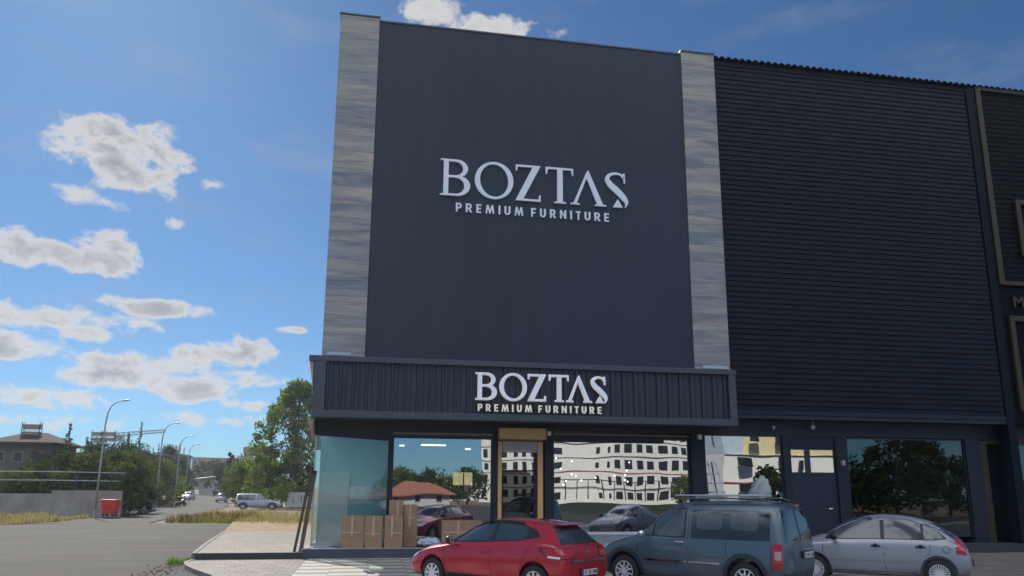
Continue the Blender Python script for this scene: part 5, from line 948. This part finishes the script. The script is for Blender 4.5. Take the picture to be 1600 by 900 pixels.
p = at(327, 760, 240); bn2 = thing('roadside_shed', 'pale shed with low dark pitched roof beside the end of the road', 'shed', (p.x, 240, elev(240))); MB().box(-2.8, 4.2, 0, 6, 0, 4.4).build('wall', mat('pale_render'), bn2)
MB().add([(-4.2, -1, 4.2), (2.2, -1, 5.0), (5.4, -1, 5.9), (5.4, 7, 6.1), (2.2, 7, 5.4), (-4.2, 7, 4.6), (-4.2, -1, 4.4), (2.2, -1, 5.3), (5.4, -1, 6.2), (5.4, 7, 6.4), (2.2, 7, 5.7), (-4.2, 7, 4.9)], [(0, 1, 7, 6), (1, 2, 8, 7), (6, 7, 10, 11), (7, 8, 9, 10), (0, 5, 4, 1), (1, 4, 3, 2), (2, 3, 9, 8)]).build('roof', mat('shed_roof', (.10, .11, .13), .5), bn2)
for i, (px, Y, r, h) in enumerate(((288, 235, 4.0, 8), (345, 220, 4, 8), (312, 300, 4, 11), (338, 310, 5, 12), (355, 300, 5, 11), (325, 330, 4, 12), (372, 230, 4.5, 10), (395, 210, 5, 9), (262, 190, 5, 9), (240, 170, 5, 9))):
    p = at(px, 770, Y); tree('broadleaf_tree', 'distant dark tree where the road ends' if i in (0, 1, 2, 3, 4, 5) else 'distant dark tree behind the roadside rows', (p.x, Y, elev(Y)), h, r, 'leaf_dark', .8, 26, 40, 'distant trees at the end of the road' if i < 6 else 'distant trees behind the roadside rows', trunk_h=.1, clump=.34)
# graffiti wall
p = at(448, 790, 112); q = at(488, 790, 112); gw = thing('graffiti_wall', 'white wall with blue graffiti under the leafy tree', 'wall', (p.x, 112, 0)); MB().box(0, 6, 0, .3, 0, 2.0).build('wall_panel', WPL, gw); gm = MB()
for path in ([(.9, 1.7), (1.3, 1.1), (1.7, 1.75)], [(1.3, 1.1), (1.2, .6)], [(1.9, 1.2), (2.2, 1.6), (2.5, 1.2), (2.2, .8), (1.9, 1.2)], [(2.8, 1.6), (2.75, .7)], [(2.8, 1.2), (3.2, 1.2)], [(3.3, 1.6), (3.25, .7)], [(.6, .55), (3.5, .5)]):
    for u, v in zip(path, path[1:]): gm.bar((u[0] * .72 - .1, -.012, u[1]), (v[0] * .72 - .1, -.012, v[1]), .13, .012, up=(0, 0, 1))
gm.build('graffiti', mat('graffiti_blue', (.05, .25, .36), .6), gw)
# parked van, far cars
v0 = at(404, 780, 101); v2 = van('silver_van', 'pale silver van parked sideways in the dry grass under the trees', (v0.x, 101, -.08), R_(4), (.42, .47, .55), rails=False, ptxt='27 EF 419', trim=False, pn='pale_van_paint'); v2.scale = (1.28, 1.15, 1.05)
def far_car(px, py, Y, rz, lab, sc=1.0):
    c_ = copy_tree(sv); p = at(px, py, Y); c_.location = (p.x, Y, elev(Y)); c_.rotation_euler = (0, 0, rz); c_.name = 'white_car'; tag(c_, lab, 'car', 'far cars on the road'); c_.scale = (sc,) * 3
    for o in c_.children:
        if o.name.startswith('body'):
            o.data = o.data.copy(); o.data.materials.clear(); o.data.materials.append(paint('white_car_paint', (.72, .72, .72)))
    return c_
far_car(294.5, 770, 165, R_(-95), 'white car coming along the left side of the far road', 1.05); far_car(347, 770, 150, R_(95), 'white car parked at the right of the far road', 1.05); far_car(297, 766, 190, R_(-95), 'second white car, just behind the first on the far road')
# person walking
def person(lab, loc, rz, shirt, trousers, skin=(.35, .2, .13)):
    t_ = thing('person', lab, 'person', loc, rz); V_ = []; E_ = []; Rd = []
    J = dict(pel=(0, 0, .95, .13), ch=(0, -.01, 1.28, .15), nk=(0, 0, 1.48, .06), hd=(0, -.02, 1.60, .095), ht=(0, -.01, 1.70, .085), ls=(-.19, 0, 1.42, .06), le=(-.25, .03, 1.14, .045), lh=(-.27, -.06, .88, .035), rs=(.19, 0, 1.42, .06), re=(.25, .06, 1.14, .045), rh=(.26, -.02, .88, .035),
             lp=(-.10, 0, .90, .10), lk=(-.11, -.10, .50, .065), la=(-.11, .02, .09, .045), lt=(-.11, -.14, .04, .04), rp=(.10, 0, .90, .10), rk=(.11, .05, .50, .065), ra=(.11, .20, .12, .045), rt=(.11, .06, .04, .04))
    key = list(J); V_ = [J[k][:3] for k in key]
    for a, b_ in (('pel', 'ch'), ('ch', 'nk'), ('nk', 'hd'), ('hd', 'ht'), ('ch', 'ls'), ('ls', 'le'), ('le', 'lh'), ('ch', 'rs'), ('rs', 're'), ('re', 'rh'), ('pel', 'lp'), ('lp', 'lk'), ('lk', 'la'), ('la', 'lt'), ('pel', 'rp'), ('rp', 'rk'), ('rk', 'ra'), ('ra', 'rt')): E_.append((key.index(a), key.index(b_)))
    me = bpy.data.meshes.new('b'); me.from_pydata(V_, E_, []); o = bpy.data.objects.new('b', me); COL.objects.link(o); sk = o.modifiers.new('s', 'SKIN'); ss = o.modifiers.new('u', 'SUBSURF'); ss.levels = 2
    for i, k in enumerate(key): me.skin_vertices[0].data[i].radius = (J[k][3],) * 2
    me.skin_vertices[0].data[0].use_root = True; dg = bpy.context.evaluated_depsgraph_get(); m2 = bpy.data.meshes.new_from_object(o.evaluated_get(dg)); bpy.data.objects.remove(o); m2.materials.clear()
    for m_ in (mat('skin', skin, .6), shirt, trousers, BLK): m2.materials.append(m_)
    for pg in m2.polygons:
        c_ = pg.center; pg.use_smooth = True; pg.material_index = 0 if (c_.z > 1.47 or (abs(c_.x) > .2 and c_.z < 1.2)) else (1 if c_.z > .93 else (2 if c_.z > .11 else 3))
        if c_.z > 1.62 and c_.y > -.05: pg.material_index = 3
    link('body', m2, t_); return t_
p = gp(255, 791.5); person('person in a pale shirt and dark trousers walking away along the left verge', (p.x, p.y, p.z), R_(170), mat('pale_shirt', (.62, .55, .48), .8), mat('dark_trousers', (.02, .022, .03), .8))
# motorbike with parts
p = gp(284, 790.5); mk = thing('motorbike', 'dark motorbike standing on the verge left of the road', 'motorbike', (p.x, p.y, p.z), R_(70))
for x_ in (-.65, .65):
    rt = bpy.data.objects.new('wheel', None); COL.objects.link(rt); rt.parent = mk; rt.location = (x_, 0, .3); MB().lathe([(.2, -.05), (.28, -.06), (.3, 0), (.28, .06), (.2, .05)], 20).build('tyre', RUB, rt, smooth=True); MB().lathe([(0, -.02), (.2, -.02), (.2, .02), (0, .02)], 16).build('rim', ALU, rt)
MB().prism([(-.75, .75), (-.2, .72), (.25, .62), (.4, .85), (.2, .95), (-.1, .82), (-.8, .88)], -.12, .12).prism([(-.3, .3), (.3, .3), (.25, .62), (-.2, .62)], -.14, .14).build('frame_body', mat('bike_black', (.02, .02, .022), .4), mk, bevel=.03); MB().box(-.7, .0, -.13, .13, .88, .96).build('seat', BLK, mk, bevel=.02)
MB().tube([(.68, .0, .3), (.45, 0, 1.0)], .035, 6).tube([(.42, -.33, 1.1), (.45, 0, 1.0), (.42, .33, 1.1)], .02, 6).build('handlebar', BLK, mk); MB().lathe([(0, .0), (.09, .02), (.08, .12), (0, .13)], 12, c=(.52, -.06, .88)).build('headlamp', ALU, mk); MB().box(-.95, -.6, -.2, .2, .95, 1.3).build('top_box', BLK, mk, bevel=.03)
p = gp(276, 791); tag(MB().box(-.18, .18, -.15, .15, 0, .5).box(-.1, .1, -.02, .02, .5, .6).build('black_bag', mat('bag_black', (.02, .02, .02), .6), bevel=.04), 'small black bag on the verge beside the motorbike', 'bag'); bpy.data.objects['black_bag'].location = (p.x, p.y, p.z)

# ------------------------------------------------------------------ across the road, behind the photographer: seen in the shop glass
MIR = 2 * G
def mir(px, py, Yv): p = at(px, py, Yv); return Vector((p.x, MIR - Yv, p.z))
ow = thing('white_office_block', 'long white office block of many windows mirrored in the shop glass', 'building', (0, 0, 0))
pa, pb, pc, pd = mir(752, 680, 172), mir(857, 680, 158), mir(955, 680, 150), mir(1092, 680, 152)
TOPZ = 15.2; wl_ = MB(); pts = [(q.x, q.y) for q in (pa, pb, pc, pd)]; poly = pts + [(pd.x + 6, pd.y - 16), (pa.x + 4, pa.y - 22)]; wl_.prismz(poly, 0, TOPZ).build('wall', WPL, ow); MB().prismz([(x, y + .35) for x, y in pts] + poly[4:], TOPZ, TOPZ + .5).build('parapet', CONC, ow)
def facet(a, b_, cols, rows, ww, hh, dz=0, skip=None):
    d = Vector((b_[0] - a[0], b_[1] - a[1])); L_ = d.length; d /= L_; nrm = Vector((-d.y, d.x)); nrm = nrm if nrm.y > 0 else -nrm
    for r_ in range(rows):
        for cx_ in cols:
            s_ = cx_ * L_; z_ = 1.15 + r_ * 2.95 + dz; V_ = []
            for u, v in ((-ww / 2, 0), (ww / 2, 0), (ww / 2, hh), (-ww / 2, hh)): V_.append((a[0] + d.x * (s_ + u) + nrm.x * .03, a[1] + d.y * (s_ + u) + nrm.y * .03, z_ + v))
            MB().add(V_, [(0, 1, 2, 3)]).build('window', WIN, ow, fix=False)
    for r_ in range(rows):
        z_ = r_ * 2.95 + 3.35 + dz; m_ = REDL if r_ == 1 else KERB; MB().bar((a[0] + nrm.x * .06, a[1] + nrm.y * .06, z_), (b_[0] + nrm.x * .06, b_[1] + nrm.y * .06, z_), .12, .14).build('string_course', m_, ow)
facet(pts[0], pts[1], [(k + .5) / 7 for k in range(7)], 4, 1.25, 1.7); facet(pts[1], pts[2], [.12], 5, 2.4, 1.3); facet(pts[1], pts[2], [.78, .93], 5, .6, 1.3); facet(pts[2], pts[3], [(k + .5) / 8 for k in range(8)], 5, 1.5, 1.6)
ow2 = thing('pale_flats', 'pale block of flats with a round emblem mirrored in the rightmost store window', 'building', (0, 0, 0)); p0, p1, p2 = mir(1080, 680, 104), mir(1128, 680, 96), mir(1316, 680, 94)
MB().prismz([(p0.x, p0.y), (p1.x, p1.y), (p2.x, p2.y), (p2.x, p2.y - 14), (p0.x + 9, p0.y - 14)], 0, 7.2).build('wall', WPL, ow2)
MB().prismz([(p0.x, p0.y + .02), (p1.x, p1.y + .02), (p1.x + 3, p1.y), (p1.x + 3, p1.y - 14), (p0.x + 9, p0.y - 14)], 7.2, 12).build('upper_wall', mat('pale_blue_render', (.5, .62, .7), .8), ow2); MB().prismz([(p1.x + 3.01, p1.y), (p2.x, p2.y), (p2.x, p2.y - 14), (p1.x + 3.01, p1.y - 14)], 7.2, 12).build('upper_wall', mat('yellow_render', (.72, .62, .36), .8), ow2)
for (px, py, ww, hh) in ((1160, 722, 1.7, 1.1), (1160, 760, 1.7, 1.1), (1217, 722, .7, 1.3), (1217, 760, .7, 1.3), (1247, 728, .7, 1.4), (1175, 688, 1.2, 1.0), (1212, 690, 1, 1.3)):
    q = mir(px, py, 95); MB().box(q.x - ww / 2, q.x + ww / 2, q.y + .6, q.y + .9, q.z - hh / 2, q.z + hh / 2).build('window', WIN, ow2)
MB().bar((p1.x, p1.y + .1, 3.6 + .2), (p2.x, p2.y + .1, 3.8), .14, .16).build('string_course', REDL, ow2); MB().bar((p1.x, p1.y + .1, 7.1), (p2.x, p2.y + .1, 7.1), .14, .16).build('string_course', KERB, ow2)
q = mir(1120, 692, 99); rg = MB(); rg.tube([(q.x + 1.0 * math.cos(R_(a)), q.y + .9, q.z + 1.5 * math.sin(R_(a))) for a in range(0, 361, 20)], .08, 6); rg.bar((q.x - .3, q.y + .9, q.z + .5), (q.x + .3, q.y + .9, q.z + .5), .25).bar((q.x - .3, q.y + .9, q.z - .3), (q.x + .3, q.y + .9, q.z - .3), .25); rg.build('emblem', KERB, ow2)
q = mir(652, 790, 112); house('red_roofed_house', 'small house with red tiled roof mirrored in the first shop window', (q.x, q.y, 0), 9.5, 7, 1.9, 1.8, mat('pale_render'), RTILE, [(-3, .7, .8, .9), (0, .7, .8, .9), (3, .7, .8, .9)], over=.8).rotation_euler = (0, 0, PI)
for i, (px, Yv, h, r, m_) in enumerate([(618, 135, 6.2, 4, 'leaf_green'), (640, 150, 5.8, 4.5, 'leaf_dark'), (668, 150, 6.5, 4.5, 'leaf_dark'), (700, 160, 5.6, 4.5, 'leaf_olive'), (730, 150, 6.5, 4, 'leaf_dark'), (1205, 74, 4.6, 2.8, 'leaf_dark'), (1345, 85, 4.8, 3, 'leaf_dark'), (1370, 80, 7.2, 3.2, 'leaf_dark'), (1405, 74, 8.2, 4, 'leaf_dark'), (1445, 78, 8, 4, 'leaf_dark'), (1480, 80, 6, 3.5, 'leaf_dark'), (1072, 120, 5, 2.6, 'leaf_green'), (1540, 85, 7, 4, 'leaf_dark')]):
    q = mir(px, 780, Yv); tree('broadleaf_tree', 'tree across the road mirrored in the shop windows', (q.x, q.y, 0), h, r, m_, .5, 40, 46, 'trees across the road, mirrored in glass', trunk_h=.15, clump=.3)
fc = thing('railing_wall', 'low white wall with dark railing across the road, mirrored in the large window', 'railing', (mir(865, 800, 92).x, MIR - 92, 0)); x1 = mir(1065, 800, 92).x - mir(865, 800, 92).x; MB().box(0, x1, 0, .25, 0, .9).build('base_wall', WPL, fc); rr_ = MB()
for k in range(12): rr_.bar((k * x1 / 11, .1, 1.3), (k * x1 / 11, .1, 3.6), .10)
rr_.bar((0, .1, 3.6), (x1, .1, 3.6), .09).bar((0, .1, 2.6), (x1, .1, 2.6), .06).build('railing', BLK, fc); MB().box(0, x1, .4, 1.2, 0, .9).build('hedge_planter', mat('hedge_dark', (.03, .04, .03), .9), fc)
block('far low row of flats mirrored on the horizon of the first window', 618, 748, 752, 60, PGR, 1); o = [o for o in bpy.data.objects if o.name.startswith('apartment_block')][-1]; q = mir(618, 752, 210); q2 = mir(748, 752, 210); o.location = (q2.x, q.y, 0); o.rotation_euler = (0, 0, PI); o.scale = ((q2.x - q.x) / (at(748, 752, 60).x - at(618, 752, 60).x), 1, q.z / at(618, 752, 60).z)
for i, (a, b_) in enumerate((((-25, 5, 8.5), (45, 0, 9.2)), ((-25, 5.4, 8.0), (45, .4, 8.6)))):
    pts_ = [Vector(a).lerp(Vector(b_), k / 12) + Vector((0, -22, 0)) - Vector((0, 0, 1.0 * math.sin(PI * k / 12))) for k in range(13)]; tag(MB().tube(pts_, .022, 5).build('overhead_cable', BLK), 'thin overhead cable across the road mirrored in the glass', 'cable', 'overhead cables')
# ------------------------------------------------------------------ air
hz = MB().box(-420, 420, -200, 520, -3, 60).build('haze', MC['black_plastic']); hz.data.materials.clear(); HM = bpy.data.materials.new('haze_air'); HM.use_nodes = True; nt_ = HM.node_tree; nt_.nodes.clear()
pv = nt_.nodes.new('ShaderNodeVolumePrincipled'); pv.inputs['Color'].default_value = (.80, .88, 1.0, 1); pv.inputs['Density'].default_value = .00028; pv.inputs['Anisotropy'].default_value = .5
oo = nt_.nodes.new('ShaderNodeOutputMaterial'); nt_.links.new(pv.outputs[0], oo.inputs['Volume']); hz.data.materials.append(HM); hz['kind'] = 'stuff'
